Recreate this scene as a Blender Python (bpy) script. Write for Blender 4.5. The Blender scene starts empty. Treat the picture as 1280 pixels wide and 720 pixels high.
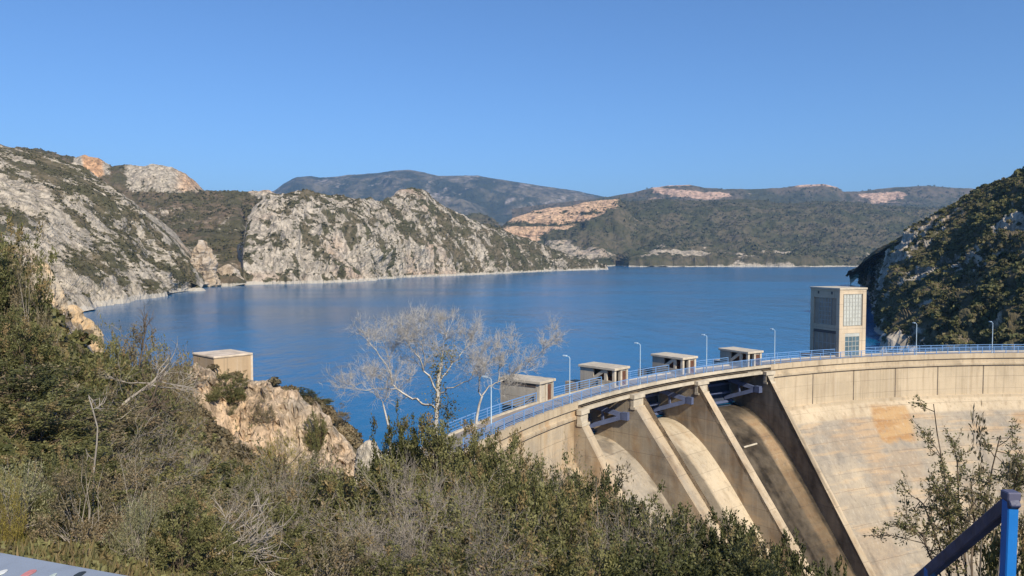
import bpy, bmesh, math, random
import numpy as np
from mathutils import Vector

# ------------------------------------------------------------------ camera, sky, sun, exposure
scene = bpy.context.scene
COL = scene.collection
PITCH = math.atan(42 / 960)
cam_data = bpy.data.cameras.new("camera")
cam_data.sensor_width = 36.0
cam_data.lens = 27.0
cam_data.clip_start = 0.05
cam_data.clip_end = 30000
cam = bpy.data.objects.new("camera", cam_data)
cam.location = (0, 0, 0)
cam.rotation_euler = (math.pi / 2 - PITCH, 0, 0)
COL.objects.link(cam)
scene.camera = cam

SUN_AZ = math.radians(29)      # to the right of straight behind the camera
SUN_EL = math.radians(36)
world = bpy.data.worlds.new("World")
scene.world = world
world.use_nodes = True
wn = world.node_tree
wn.nodes.clear()
w_out = wn.nodes.new("ShaderNodeOutputWorld")
w_bg = wn.nodes.new("ShaderNodeBackground")
w_sky = wn.nodes.new("ShaderNodeTexSky")
w_sky.sky_type = 'NISHITA'
w_sky.sun_disc = False
w_sky.sun_elevation = SUN_EL
w_sky.sun_rotation = math.atan2(math.sin(SUN_AZ), -math.cos(SUN_AZ))
w_sky.altitude = 800
w_sky.air_density = 1.0
w_sky.dust_density = 0.0
w_sky.ozone_density = 9.6
w_bg.inputs["Strength"].default_value = 0.112
wn.links.new(w_sky.outputs[0], w_bg.inputs[0])
wn.links.new(w_bg.outputs[0], w_out.inputs[0])

sun_data = bpy.data.lights.new("sun", 'SUN')
sun_data.energy = 4.9
sun_data.angle = math.radians(0.5)
sun_data.color = (1.0, 0.90, 0.71)
sun = bpy.data.objects.new("sun", sun_data)
sdir = Vector((math.sin(SUN_AZ) * math.cos(SUN_EL), -math.cos(SUN_AZ) * math.cos(SUN_EL), math.sin(SUN_EL)))
sun.rotation_euler = (-sdir).to_track_quat('-Z', 'Y').to_euler()
sun.location = sdir * 200
COL.objects.link(sun)

scene.view_settings.view_transform = 'Standard'
scene.view_settings.look = 'None'
scene.view_settings.exposure = 0.42
scene.view_settings.gamma = 1.0
scene.view_settings.use_curve_mapping = False
scene.cycles.max_bounces = 6
scene.cycles.diffuse_bounces = 3
scene.cycles.glossy_bounces = 2
scene.cycles.transmission_bounces = 3
scene.cycles.transparent_max_bounces = 6
scene.cycles.volume_bounces = 0
scene.cycles.use_denoising = True

HAZE_DENSITY = 1.2e-4
WATER_Z = -22.5
DECK_Z = -16.5

# ------------------------------------------------------------------ maths helpers
CP, SP = math.cos(PITCH), math.sin(PITCH)

def ray(px, py):
    a = (np.asarray(px, float) - 640) / 960
    b = (360 - np.asarray(py, float)) / 960
    return np.stack([a, CP + b * SP, -SP + b * CP + 0 * a], -1)

def P(px, py, D):
    d = ray(px, py)
    return d * (np.asarray(D, float) / d[..., 1])[..., None]

def Pz(px, py, z):
    d = ray(px, py)
    return d * (z / d[..., 2])[..., None]

def _hash(ix, iy, iz, seed):
    h = (ix.astype(np.uint32) * np.uint32(374761393) + iy.astype(np.uint32) * np.uint32(668265263)
         + iz.astype(np.uint32) * np.uint32(2147483647) + np.uint32((seed * 1013904223) & 0xFFFFFFFF))
    h = (h ^ (h >> np.uint32(13))) * np.uint32(1274126177)
    h = h ^ (h >> np.uint32(16))
    h = h * np.uint32(2246822519)
    h = h ^ (h >> np.uint32(15))
    return (h & np.uint32(0xFFFFFF)).astype(np.float64) / float(0x7FFFFF) - 1.0

def vnoise(p, seed=0):
    p = np.asarray(p, float)
    i = np.floor(p).astype(np.int64)
    f = p - i
    f = f * f * f * (f * (f * 6 - 15) + 10)
    x, y, z = i[..., 0], i[..., 1], i[..., 2]
    out = 0
    for dx in (0, 1):
        wx = f[..., 0] if dx else 1 - f[..., 0]
        for dy in (0, 1):
            wy = f[..., 1] if dy else 1 - f[..., 1]
            for dz in (0, 1):
                wz = f[..., 2] if dz else 1 - f[..., 2]
                out = out + wx * wy * wz * _hash(x + dx, y + dy, z + dz, seed)
    return out

def fbm(p, octaves=4, seed=0, gain=0.5, lac=2.03):
    p = np.asarray(p, float)
    a, s, t = 1.0, 0.0, 0.0
    for k in range(octaves):
        s = s + a * vnoise(p, seed + k * 17)
        t += a
        p = p * lac + 11.3
        a *= gain
    return s / t * 1.6

def ridged(p, octaves=4, seed=0, gain=0.55, lac=2.07):
    p = np.asarray(p, float)
    a, s, t = 1.0, 0.0, 0.0
    for k in range(octaves):
        n = 1 - np.abs(vnoise(p, seed + k * 31)) * 2
        s = s + a * n
        t += a
        p = p * lac + 7.7
        a *= gain
    return s / t

def sstep(x, a, b):
    t = np.clip((x - a) / (b - a), 0, 1)
    return t * t * (3 - 2 * t)

# ------------------------------------------------------------------ object helpers
def tag(o, label=None, cat=None, group=None, kind=None):
    if label: o["label"] = label
    if cat: o["category"] = cat
    if group: o["group"] = group
    if kind: o["kind"] = kind
    return o

def empty(name, loc=(0, 0, 0), rz=0.0):
    o = bpy.data.objects.new(name, None)
    o.location = loc
    o.rotation_euler = (0, 0, rz)
    o.empty_display_size = 0.3
    COL.objects.link(o)
    return o

def link(name, me, mat=None, parent=None):
    if mat is not None and not me.materials:
        me.materials.append(mat)
    o = bpy.data.objects.new(name, me)
    COL.objects.link(o)
    if parent is not None:
        o.parent = parent
    return o

def mesh_np(name, V, F, attrs=None, smooth=False):
    """V (n,3); F (m,4) or (m,3) int array; attrs {name: (n,4)}"""
    V = np.ascontiguousarray(V, np.float32)
    F = np.ascontiguousarray(F, np.int32)
    k = F.shape[1]
    me = bpy.data.meshes.new(name)
    me.vertices.add(len(V))
    me.vertices.foreach_set("co", V.ravel())
    me.loops.add(F.size)
    me.loops.foreach_set("vertex_index", F.ravel())
    me.polygons.add(len(F))
    me.polygons.foreach_set("loop_start", np.arange(0, F.size, k, dtype=np.int32))
    me.polygons.foreach_set("loop_total", np.full(len(F), k, np.int32))
    me.polygons.foreach_set("use_smooth", np.full(len(F), smooth, bool))
    for an, av in (attrs or {}).items():
        at = me.color_attributes.new(an, 'FLOAT_COLOR', 'POINT')
        at.data.foreach_set("color", np.ascontiguousarray(av, np.float32).ravel())
    me.update(calc_edges=True)
    return me

def grid_faces(nu, nv, flip=False):
    i = np.arange(nu - 1)[:, None] * nv + np.arange(nv - 1)[None, :]
    f = np.stack([i, i + nv, i + nv + 1, i + 1], -1).reshape(-1, 4)
    return f[:, ::-1] if flip else f

class MB:
    """collects solids and builds them as one mesh object"""
    def __init__(self):
        self.v, self.f = [], []
    def add(self, V, F):
        n = len(self.v)
        self.v += [tuple(map(float, p)) for p in V]
        self.f += [tuple(i + n for i in f) for f in F]
        return self
    def hexa(self, c):
        return self.add(c, [(0, 3, 2, 1), (4, 5, 6, 7), (0, 1, 5, 4), (1, 2, 6, 5), (2, 3, 7, 6), (3, 0, 4, 7)])
    def box(self, x0, x1, y0, y1, z0, z1):
        return self.hexa([(x0, y0, z0), (x1, y0, z0), (x1, y1, z0), (x0, y1, z0), (x0, y0, z1), (x1, y0, z1), (x1, y1, z1), (x0, y1, z1)])
    def prism(self, A, B):
        """two matching outlines (lists of points)"""
        n = len(A)
        F = [tuple(range(n))[::-1], tuple(range(n, 2 * n))]
        F += [(i, (i + 1) % n, n + (i + 1) % n, n + i) for i in range(n)]
        return self.add(list(A) + list(B), F)
    def bar(self, a, b, w, h=None, up=(0, 0, 1)):
        h = h or w
        a, b, up = Vector(a), Vector(b), Vector(up)
        d = (b - a).normalized()
        s = d.cross(up)
        if s.length < 1e-4: s = d.cross(Vector((1, 0, 0)))
        s.normalize()
        u = s.cross(d).normalized()
        c = []
        for p in (a, b):
            for i, j in ((-1, -1), (1, -1), (1, 1), (-1, 1)):
                c.append(p + s * (i * w / 2) + u * (j * h / 2))
        return self.hexa(c)
    def tube(self, pts, rads, n=8, cap=True):
        pts = [Vector(p) for p in pts]
        rings = []
        for k, p in enumerate(pts):
            d = (pts[min(k + 1, len(pts) - 1)] - pts[max(k - 1, 0)]).normalized()
            s = d.cross(Vector((0.13, 0.21, 1)))
            if s.length < 1e-3: s = d.cross(Vector((1, 0, 0)))
            s.normalize(); u = s.cross(d)
            rings.append([p + (s * math.cos(2 * math.pi * j / n) + u * math.sin(2 * math.pi * j / n)) * rads[k] for j in range(n)])
        V = [q for r in rings for q in r]
        F = []
        for k in range(len(pts) - 1):
            for j in range(n):
                F.append((k * n + j, k * n + (j + 1) % n, (k + 1) * n + (j + 1) % n, (k + 1) * n + j))
        if cap:
            F.append(tuple(range(n))[::-1]); F.append(tuple(range((len(pts) - 1) * n, len(pts) * n)))
        return self.add(V, F)
    def mesh(self, name, bevel=0.0, smooth=False):
        bm = bmesh.new()
        vs = [bm.verts.new(p) for p in self.v]
        for f in self.f:
            try: bm.faces.new([vs[i] for i in f])
            except ValueError: pass
        bmesh.ops.recalc_face_normals(bm, faces=bm.faces)
        if bevel:
            bmesh.ops.bevel(bm, geom=[e for e in bm.edges if e.calc_face_angle(0) > 0.5], offset=bevel, segments=1, affect='EDGES', clamp_overlap=True)
        if smooth:
            for f in bm.faces: f.smooth = True
        me = bpy.data.meshes.new(name)
        bm.to_mesh(me); bm.free()
        return me
    def build(self, name, mat, parent=None, bevel=0.0, smooth=False):
        return link(name, self.mesh(name, bevel, smooth), mat, parent)

# ------------------------------------------------------------------ material helpers
class NT:
    def __init__(self, name):
        self.m = bpy.data.materials.new(name)
        self.m.use_nodes = True
        self.t = self.m.node_tree
        self.t.nodes.clear()
        self.out = self.n("OutputMaterial")
        self.pos = self.n("NewGeometry").outputs["Position"]
    def n(self, kind, **kw):
        nd = self.t.nodes.new("ShaderNode" + kind)
        for k, v in kw.items(): setattr(nd, k, v)
        return nd
    def set(self, sock, v):
        if isinstance(v, bpy.types.NodeSocket): self.t.links.new(v, sock)
        elif v is not None:
            if hasattr(v, "__len__") and len(v) == 3 and sock.type == 'RGBA': v = (*v, 1)
            sock.default_value = v
    def noise(self, scale, detail=4, rough=0.55, vec=None, dist=0.0):
        nd = self.n("TexNoise")
        self.set(nd.inputs["Vector"], vec if vec is not None else self.pos)
        nd.inputs["Scale"].default_value = scale
        nd.inputs["Detail"].default_value = detail
        nd.inputs["Roughness"].default_value = rough
        nd.inputs["Distortion"].default_value = dist
        return nd.outputs["Fac"]
    def scaled(self, s, vec=None, rot=None):
        mp = self.n("Mapping")
        self.set(mp.inputs["Vector"], vec if vec is not None else self.pos)
        mp.inputs["Scale"].default_value = s
        if rot: mp.inputs["Rotation"].default_value = rot
        return mp.outputs[0]
    def math(self, op, a, b=None, c=None, clamp=False):
        nd = self.n("Math", operation=op, use_clamp=clamp)
        self.set(nd.inputs[0], a)
        if b is not None: self.set(nd.inputs[1], b)
        if c is not None: self.set(nd.inputs[2], c)
        return nd.outputs[0]
    def rng(self, v, a, b, c=0.0, d=1.0):
        nd = self.n("MapRange", interpolation_type='SMOOTHSTEP')
        self.set(nd.inputs[0], v)
        for i, x in enumerate((a, b, c, d)): nd.inputs[i + 1].default_value = x
        return nd.outputs[0]
    def mix(self, f, a, b, blend='MIX'):
        nd = self.n("Mix", data_type='RGBA', blend_type=blend)
        self.set(nd.inputs[0], f); self.set(nd.inputs[6], a); self.set(nd.inputs[7], b)
        return nd.outputs[2]
    def attr(self, name):
        nd = self.n("Attribute", attribute_name=name)
        sp = self.n("SeparateColor")
        self.t.links.new(nd.outputs["Color"], sp.inputs[0])
        return nd.outputs["Color"], sp.outputs[0], sp.outputs[1], sp.outputs[2]
    def bump(self, h, strength=0.5, dist=0.1, normal=None):
        nd = self.n("Bump")
        nd.inputs["Strength"].default_value = strength
        nd.inputs["Distance"].default_value = dist
        self.set(nd.inputs["Height"], h)
        if normal is not None: self.set(nd.inputs["Normal"], normal)
        return nd.outputs[0]
    def bsdf(self, col, rough=0.9, spec=0.2, normal=None, metal=0.0):
        nd = self.n("BsdfPrincipled")
        self.set(nd.inputs["Base Color"], col)
        self.set(nd.inputs["Roughness"], rough)
        nd.inputs["Specular IOR Level"].default_value = spec
        nd.inputs["Metallic"].default_value = metal
        if normal is not None: self.set(nd.inputs["Normal"], normal)
        return nd
    def done(self, shader):
        self.t.links.new(shader if isinstance(shader, bpy.types.NodeSocket) else shader.outputs[0], self.out.inputs["Surface"])
        return self.m

def mat_plain(name, col, rough=0.8, spec=0.25, var=0.15, scale=3.0, metal=0.0, bumpd=0.01):
    t = NT(name)
    n1 = t.noise(scale, 5, 0.6)
    n2 = t.noise(scale * 0.17, 3)
    f = t.math('ADD', t.math('MULTIPLY', n1, 0.6), t.math('MULTIPLY', n2, 0.4))
    lo = tuple(c * (1 - var) for c in col); hi = tuple(min(1, c * (1 + var)) for c in col)
    c = t.mix(t.rng(f, 0.35, 0.65), lo, hi)
    return t.done(t.bsdf(c, rough, spec, t.bump(n1, 0.4, bumpd), metal))

def mat_hill(name, grey, orange, soil, olive, cell, bumpd, zs=0.28, mixw=1.5, band=2.4):
    """limestone hill: attribute mask.r = bare rock, mask.g = orange rock, mask.b = pale shore band"""
    t = NT(name)
    _, r, g, b = t.attr("mask")
    nf = t.noise(1.0 / cell, 6, 0.62, dist=0.4)
    nb = t.noise(0.22 / cell, 4, 0.55)
    ns = t.noise(1.6 / cell, 5, 0.65, t.scaled((1.0, 1.0, zs), rot=(0.0, 0.5 if zs < 1 else 0.1, 0.0)))
    rk = t.math('ADD', r, t.math('MULTIPLY', t.math('SUBTRACT', nf, 0.5), mixw))
    rk = t.rng(rk, 0.40, 0.60)
    rock = t.mix(t.rng(ns, 0.33, 0.66), tuple(c * 0.5 for c in grey), tuple(c * 1.15 for c in grey))
    rock2 = t.mix(t.rng(ns, 0.3, 0.68), tuple(c * 0.5 for c in orange), tuple(min(1, c * 1.25) for c in orange))
    rock = t.mix(t.rng(t.math('ADD', g, t.math('MULTIPLY', t.math('SUBTRACT', nb, 0.5), 0.5)), 0.25, 0.75), rock, rock2)
    vo = t.n("TexVoronoi", feature='DISTANCE_TO_EDGE')
    wq = t.n("VectorMath", operation='ADD')
    t.set(wq.inputs[0], t.scaled((1.0, 1.0, 0.55 if zs < 1 else 2.2), rot=(0.0, 0.5 if zs < 1 else 0.1, 0.0)))
    wn2 = t.n("TexNoise"); t.set(wn2.inputs["Vector"], t.pos); wn2.inputs["Scale"].default_value = 0.7 / cell; wn2.inputs["Detail"].default_value = 3
    wm = t.n("VectorMath", operation='SCALE'); t.set(wm.inputs[0], wn2.outputs["Color"]); wm.inputs["Scale"].default_value = cell * 1.6
    t.set(wq.inputs[1], wm.outputs[0])
    t.set(vo.inputs["Vector"], wq.outputs[0]); vo.inputs["Scale"].default_value = 0.55 / cell
    crack = t.math('MAXIMUM', t.rng(vo.outputs["Distance"], 0.0, 0.10), t.rng(nb, 0.40, 0.62, 1.0, 0.35))
    rock = t.mix(crack, t.mix(0.42, rock, (0.05, 0.045, 0.04)), rock)
    land = t.mix(t.rng(nb, 0.4, 0.62), soil, olive)
    land = t.mix(t.rng(nf, 0.3, 0.6), tuple(c * 0.75 for c in olive), land)
    spk = t.noise(2.4 / cell, 4, 0.6)
    rock = t.mix(t.math('MULTIPLY', t.rng(spk, 0.56, 0.66), 0.75), rock, olive)
    col = t.mix(rk, land, rock)
    sz = t.n("SeparateXYZ"); t.t.links.new(t.pos, sz.inputs[0])
    zz = t.math('SUBTRACT', sz.outputs[2], t.math('MULTIPLY', t.math('SUBTRACT', nf, 0.5), band * 2.0))
    col = t.mix(t.math('MULTIPLY', t.rng(zz, WATER_Z + band * 0.75, WATER_Z + band, 1.0, 0.0), 0.9 if band else 0.0), col, (0.44, 0.40, 0.345))
    h = t.math('ADD', t.math('MULTIPLY', nf, 0.5), t.math('ADD', t.math('MULTIPLY', ns, 0.7), t.math('MULTIPLY', crack, 0.5)))
    return t.done(t.bsdf(col, 0.95, 0.1, t.bump(h, 0.9, bumpd)))

def mat_leaf(name, dark, light, dry=None, trans=0.25, rough=0.55):
    """tint.r picks along dark-light, tint.g mixes towards the dry colour (both properties of the leaf)"""
    t = NT(name)
    _, r, g, b = t.attr("tint")
    oi = t.n("ObjectInfo").outputs["Random"]
    rr = t.math('ADD', r, t.math('MULTIPLY', t.math('SUBTRACT', oi, 0.5), 0.3), clamp=True)
    c = t.mix(rr, dark, light)
    if dry: c = t.mix(g, c, dry)
    p = t.bsdf(c, rough, 0.3)
    tr = t.n("BsdfTranslucent")
    t.set(tr.inputs[0], c)
    mx = t.n("MixShader")
    mx.inputs[0].default_value = trans
    t.t.links.new(p.outputs[0], mx.inputs[1]); t.t.links.new(tr.outputs[0], mx.inputs[2])
    return t.done(mx.outputs[0])

# ------------------------------------------------------------------ hills and mountains across the water
rng = np.random.default_rng(7)

def water_D(px, py):
    return Pz(px, py, WATER_Z)[..., 1]

def scatter_clumps(name, pos, size, mat, quads, seed, tint_r=None, flat=0.8, leafk=1.0):
    """many small bushes as one mesh of leaf-cluster faces"""
    r = np.random.default_rng(seed)
    n = len(pos)
    d = r.normal(size=(n, quads, 3))
    d /= np.linalg.norm(d, axis=-1, keepdims=True)
    d[..., 2] = np.abs(d[..., 2]) * flat + 0.05
    rad = r.uniform(0.45, 1.0, (n, quads, 1)) ** 0.6
    c = pos[:, None, :] + d * rad * size[:, None, None] * 0.5
    ax = d + r.normal(size=(n, quads, 3)) * 0.7
    ax /= np.linalg.norm(ax, axis=-1, keepdims=True)
    t = np.cross(ax, r.normal(size=(n, quads, 3)))
    t /= np.linalg.norm(t, axis=-1, keepdims=True) + 1e-9
    b = np.cross(ax, t)
    s = (size[:, None, None] * leafk * r.uniform(0.16, 0.34, (n, quads, 1)))
    V = np.stack([c - t * s, c - b * s * 0.7, c + t * s * r.uniform(0.6, 1.1, (n, quads, 1)), c + b * s * 0.7], 2).reshape(-1, 3)
    F = np.arange(len(V)).reshape(-1, 4)
    base = r.uniform(0, 1, (n, 1)) if tint_r is None else tint_r[:, None]
    tr = np.clip(base + r.normal(0, 0.13, (n, quads)), 0, 1)
    tint = np.zeros((n, quads, 4, 4), np.float32)
    tint[..., 0] = tr[:, :, None]
    tint[..., 1] = (r.uniform(0, 1, (n, 1, 1)) ** 3) * 0.6
    tint[..., 3] = 1
    return link(name, mesh_np(name, V, F, {"tint": tint.reshape(-1, 4)}), mat)

def hill(name, cols, nu, nv, mat, amps, rockfn, orangefn=None, strat=(1, 1, 1), seed=0, back=0.35, crest_keep=0.5, shore_band=4.0, foot=8.0, edgefade=None):
    """cols: [(px, [(py, depth or None for the waterline), ...]), ...] -> displaced sheet with a foot below water and a far slope"""
    pxs = np.array([c[0] for c in cols], float)
    K = len(cols[0][1])
    R = np.zeros((len(cols), K, 2))
    for i, (px, rows) in enumerate(cols):
        for k, (py, D) in enumerate(rows):
            R[i, k] = (py, water_D(px, py) if D is None else D)
    u = np.linspace(pxs[0], pxs[-1], nu)
    Q = np.zeros((nu, K, 3))
    for k in range(K):
        py = np.interp(u, pxs, R[:, k, 0]); D = np.interp(u, pxs, R[:, k, 1])
        Q[:, k] = P(u, py, D)
    foot_row = Q[:, 0] + np.array([0, -2.0, -foot])
    crest = Q[:, -1]
    h = np.maximum(crest[:, 2] - WATER_Z, 5)
    b1 = crest + np.stack([0 * h, 0.25 * h + 4, -0.10 * h], -1)
    b2 = crest + np.stack([0 * h, 1.2 * h + 10, -back * h - 4], -1)
    rows = np.concatenate([foot_row[:, None], Q, b1[:, None], b2[:, None]], 1)
    L = np.concatenate([[0], np.cumsum(np.linalg.norm(np.diff(rows, axis=1), axis=-1).mean(0))])
    # most rows go on the side that faces the water
    wts = np.ones(len(L) - 1); wts[0] = 0.5; wts[-1] = 0.25; wts[-2] = 0.6
    S = np.concatenate([[0], np.cumsum(np.diff(L) * wts)])
    v = np.linspace(0, S[-1], nv)
    G = np.zeros((nu, nv, 3))
    for i in range(nu):
        for c in range(3):
            G[i, :, c] = np.interp(v, S, rows[i, :, c])
    du = np.gradient(G, axis=0); dv = np.gradient(G, axis=1)
    N = np.cross(du, dv)
    N /= np.linalg.norm(N, axis=-1, keepdims=True) + 1e-9
    N[N[..., 2] < 0] *= -1
    frac = np.interp(v, S, np.concatenate([[0], np.linspace(0.02, 1, K), [1.0, 1.0]]))
    fade = 1 - (1 - crest_keep) * sstep(frac, 0.75, 1.0)
    fade = fade * sstep(np.abs(v - S[1]), 0, (S[2] - S[1]) * 0.25 + 1e-6) if False else fade
    d = 0
    st = np.array(strat, float)
    if st.ndim == 1: st = np.diag(st)
    for (amp, scale, kind, sd) in amps:
        q = (G / scale) @ st
        q = q + 0.35 * np.stack([fbm(G / scale * 0.5, 2, sd + 5), fbm(G / scale * 0.5 + 9, 2, sd + 6), fbm(G / scale * 0.5 + 17, 2, sd + 7)], -1)
        d = d + amp * (ridged(q, 4, sd) if kind == 'r' else fbm(q, 4, sd))
    if edgefade is not None: fade = fade * edgefade(u)[:, None]
    G = G + N * (d * fade)[..., None]
    # attributes
    pxl = np.broadcast_to(u[:, None], (nu, nv))
    yy = G[..., 1] * CP - G[..., 2] * SP
    pyl = 360 - 960 * (G[..., 1] * SP + G[..., 2] * CP) / yy
    dv = np.gradient(G, axis=1); du = np.gradient(G, axis=0)
    N2 = np.cross(du, dv); N2 /= np.linalg.norm(N2, axis=-1, keepdims=True) + 1e-9
    steep = 1 - np.abs(N2[..., 2])
    mask = np.zeros((nu, nv, 4), np.float32)
    mask[..., 0] = np.clip(rockfn(pxl, pyl, G, steep, frac[None, :]), 0, 1)
    if orangefn is not None:
        mask[..., 1] = np.clip(orangefn(pxl, pyl, G), 0, 1)
    mask[..., 2] = 1 - sstep(G[..., 2], WATER_Z + shore_band * 0.6, WATER_Z + shore_band)
    mask[..., 3] = 1
    o = link(name, mesh_np(name, G.reshape(-1, 3), grid_faces(nu, nv), {"mask": mask.reshape(-1, 4)}), mat)
    tag(o, kind="structure")
    return o, G, mask, v, S

def hill_scrub(name, G, mask, S, v, n, size, mat, quads, seed, thr=0.55, patch=40.0, pmin=-0.4, zmin=3.0, back=False):
    r = np.random.default_rng(seed)
    nu, nv = G.shape[:2]
    jmax = nv - 1 if back else int(np.searchsorted(v, S[-2])) - 1
    i = r.integers(0, nu - 1, n * 3); j = r.integers(1, max(2, jmax), n * 3)
    fu, fv = r.random(n * 3), r.random(n * 3)
    p = (G[i, j] * ((1 - fu) * (1 - fv))[:, None] + G[i + 1, j] * (fu * (1 - fv))[:, None] + G[i, j + 1] * ((1 - fu) * fv)[:, None] + G[i + 1, j + 1] * (fu * fv)[:, None])
    m = mask[i, j, 0] + r.normal(0, 0.16, len(p))
    ok = (m < thr) & (p[:, 2] > WATER_Z + zmin) & (fbm(p / patch, 3, seed) > pmin)
    p = p[ok][:n]
    s = r.uniform(size[0], size[1], len(p)) * (0.7 + 0.6 * r.random(len(p)) ** 3)
    tb = np.clip(0.5 + 0.5 * fbm(p / (patch * 0.7), 3, seed + 3) + r.normal(0, 0.22, len(p)), 0, 1)
    o = scatter_clumps(name, p, s, mat, quads, seed + 1, tb)
    return tag(o, kind="stuff")

GREY = (0.43, 0.375, 0.305)
ORANGE = (0.52, 0.30, 0.16)
m_h1 = mat_hill("limestone_ridge", GREY, (0.46, 0.33, 0.22), (0.150, 0.122, 0.080), (0.085, 0.080, 0.045), 4.5, 1.4)
m_h2 = mat_hill("scrub_hillside", GREY, (0.50, 0.30, 0.17), (0.155, 0.115, 0.08), (0.085, 0.078, 0.045), 7.0, 1.5)
m_h3 = mat_hill("grey_cliff", (0.44, 0.385, 0.32), (0.44, 0.32, 0.24), (0.150, 0.122, 0.082), (0.085, 0.082, 0.045), 5.5, 2.0)
m_h4 = mat_hill("forest_hill", (0.40, 0.34, 0.27), (0.53, 0.36, 0.24), (0.12, 0.10, 0.066), (0.065, 0.068, 0.036), 16.0, 3.0, 3.0, 1.1, 2.2)
m_h5 = mat_hill("plateau", (0.42, 0.33, 0.27), (0.48, 0.33, 0.25), (0.13, 0.105, 0.08), (0.065, 0.068, 0.042), 30.0, 4.0, 4.0, 1.2)
m_h6 = mat_hill("far_mountain", (0.30, 0.26, 0.23), (0.4, 0.3, 0.2), (0.17, 0.145, 0.105), (0.05, 0.056, 0.036), 48.0, 10.0, 1.0, 1.7)
m_hr = mat_hill("right_hill", (0.40, 0.35, 0.29), (0.48, 0.36, 0.25), (0.14, 0.11, 0.068), (0.07, 0.068, 0.034), 4.0, 1.2)
m_scrub = mat_leaf("scrub_leaves", (0.036, 0.040, 0.016), (0.140, 0.128, 0.058), (0.20, 0.16, 0.10), 0.2, 0.7)
m_scrub_far = mat_leaf("far_forest_leaves", (0.038, 0.046, 0.022), (0.110, 0.110, 0.056), (0.16, 0.13, 0.09), 0.1, 0.8)

# left limestone ridge
cols = [(-260, [(440, None), (330, 300), (220, 380), (120, 470)]),
        (-100, [(425, None), (320, 310), (230, 390), (150, 480)]),
        (0, [(405, None), (310, 330), (240, 410), (184, 500)]),
        (30, [(400, None), (310, 345), (243, 420), (190, 510)]),
        (50, [(396, None), (310, 360), (245, 430), (194, 520)]),
        (100, [(388, None), (310, 390), (255, 450), (212, 530)]),
        (150, [(378, None), (320, 420), (275, 470), (245, 520)]),
        (200, [(370, None), (340, 450), (318, 480), (295, 510)]),
        (235, [(362.5, None), (357, 480), (352, 490), (345, 500)]),
        (247, [(374, 468), (374, 472), (374, 475), (374, 478)])]
DIAG = np.array([[1.1 * 0.30, 0, 0.60 * 1.3], [0, 0.7, 0], [-0.6 * 0.30, 0, 1.1 * 1.3]])   # beds dip to the right
def rock1(px, py, G, st, fr):
    n = fbm((G @ DIAG) / 22, 4, 3)
    n2 = fbm((G @ DIAG) / 8, 3, 9)
    low = sstep(py, 280, 340) * sstep(px, 20, 90) * sstep(-px, -200, -120)
    return 0.57 + 0.34 * n + 0.62 * n2 + 0.5 * (st - 0.35) - 0.06 * low
h1, G1, M1, v1, S1 = hill("left_hill", cols, 420, 170, m_h1, [(7.0, 34, 'r', 1), (2.6, 11, 'r', 2), (0.8, 3.6, 'f', 4)], rock1,
                         lambda px, py, G: 0.12 + 0.35 * fbm(G / 30, 2, 12), strat=DIAG, seed=1, shore_band=3.2)
hill_scrub("hillside_undergrowth", G1, M1, S1, v1, 8000, (0.7, 2.1), m_scrub, 16, 21, thr=0.60, patch=8, pmin=-0.3)

# brown slope behind it, with the orange knolls on its crest
c2 = [(20, 186), (60, 190), (92, 199), (104, 194), (122, 196), (140, 208), (165, 209), (190, 206), (215, 209), (232, 217), (246, 236), (256, 240), (290, 241), (297, 241), (301, 241), (330, 240), (350, 245), (390, 256)]
cols = [(px, [((357.5, None) if px < 300 else (349, 760)), (318, 660 if px < 300 else 800), (275, 800 if px < 300 else 860), (cy + 9, 905), (cy, 920)]) for px, cy in c2]
def rock2(px, py, G, st, fr):
    k = 0.75 * sstep(px, 86, 98) * (1 - sstep(px, 132, 142)) * sstep(-py, -232, -214)
    k2 = 0.72 * sstep(px, 146, 166) * (1 - sstep(px, 240, 250)) * sstep(-py, -246, -236)
    streak = sstep(fbm(np.stack([G[..., 0] * 0.5 + G[..., 2], G[..., 1] * 0.2, G[..., 2] * 0.5 - G[..., 0] * 0.2], -1) / 25, 3, 5), 0.32, 0.5) * 0.6
    return 0.12 + 0.25 * fbm(G / 45, 3, 8) + k + k2 + streak
def or2(px, py, G):
    return (0.9 * sstep(px, 99, 108) * (1 - sstep(px, 122, 136)) + 0.30 * sstep(px, 150, 170) + 0.25 * sstep(px, 210, 235)) * sstep(-py, -256, -230)
h2, G2, M2, v2, S2 = hill("brown_hill", cols, 360, 130, m_h2, [(8, 60, 'r', 41), (3.0, 20, 'r', 42), (1.0, 6, 'f', 43)], rock2, or2, seed=2, crest_keep=0.5, shore_band=3)
hill_scrub("slope_undergrowth", G2, M2, S2, v2, 4200, (1.8, 4.2), m_scrub, 12, 22, thr=0.5, patch=60)

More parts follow.
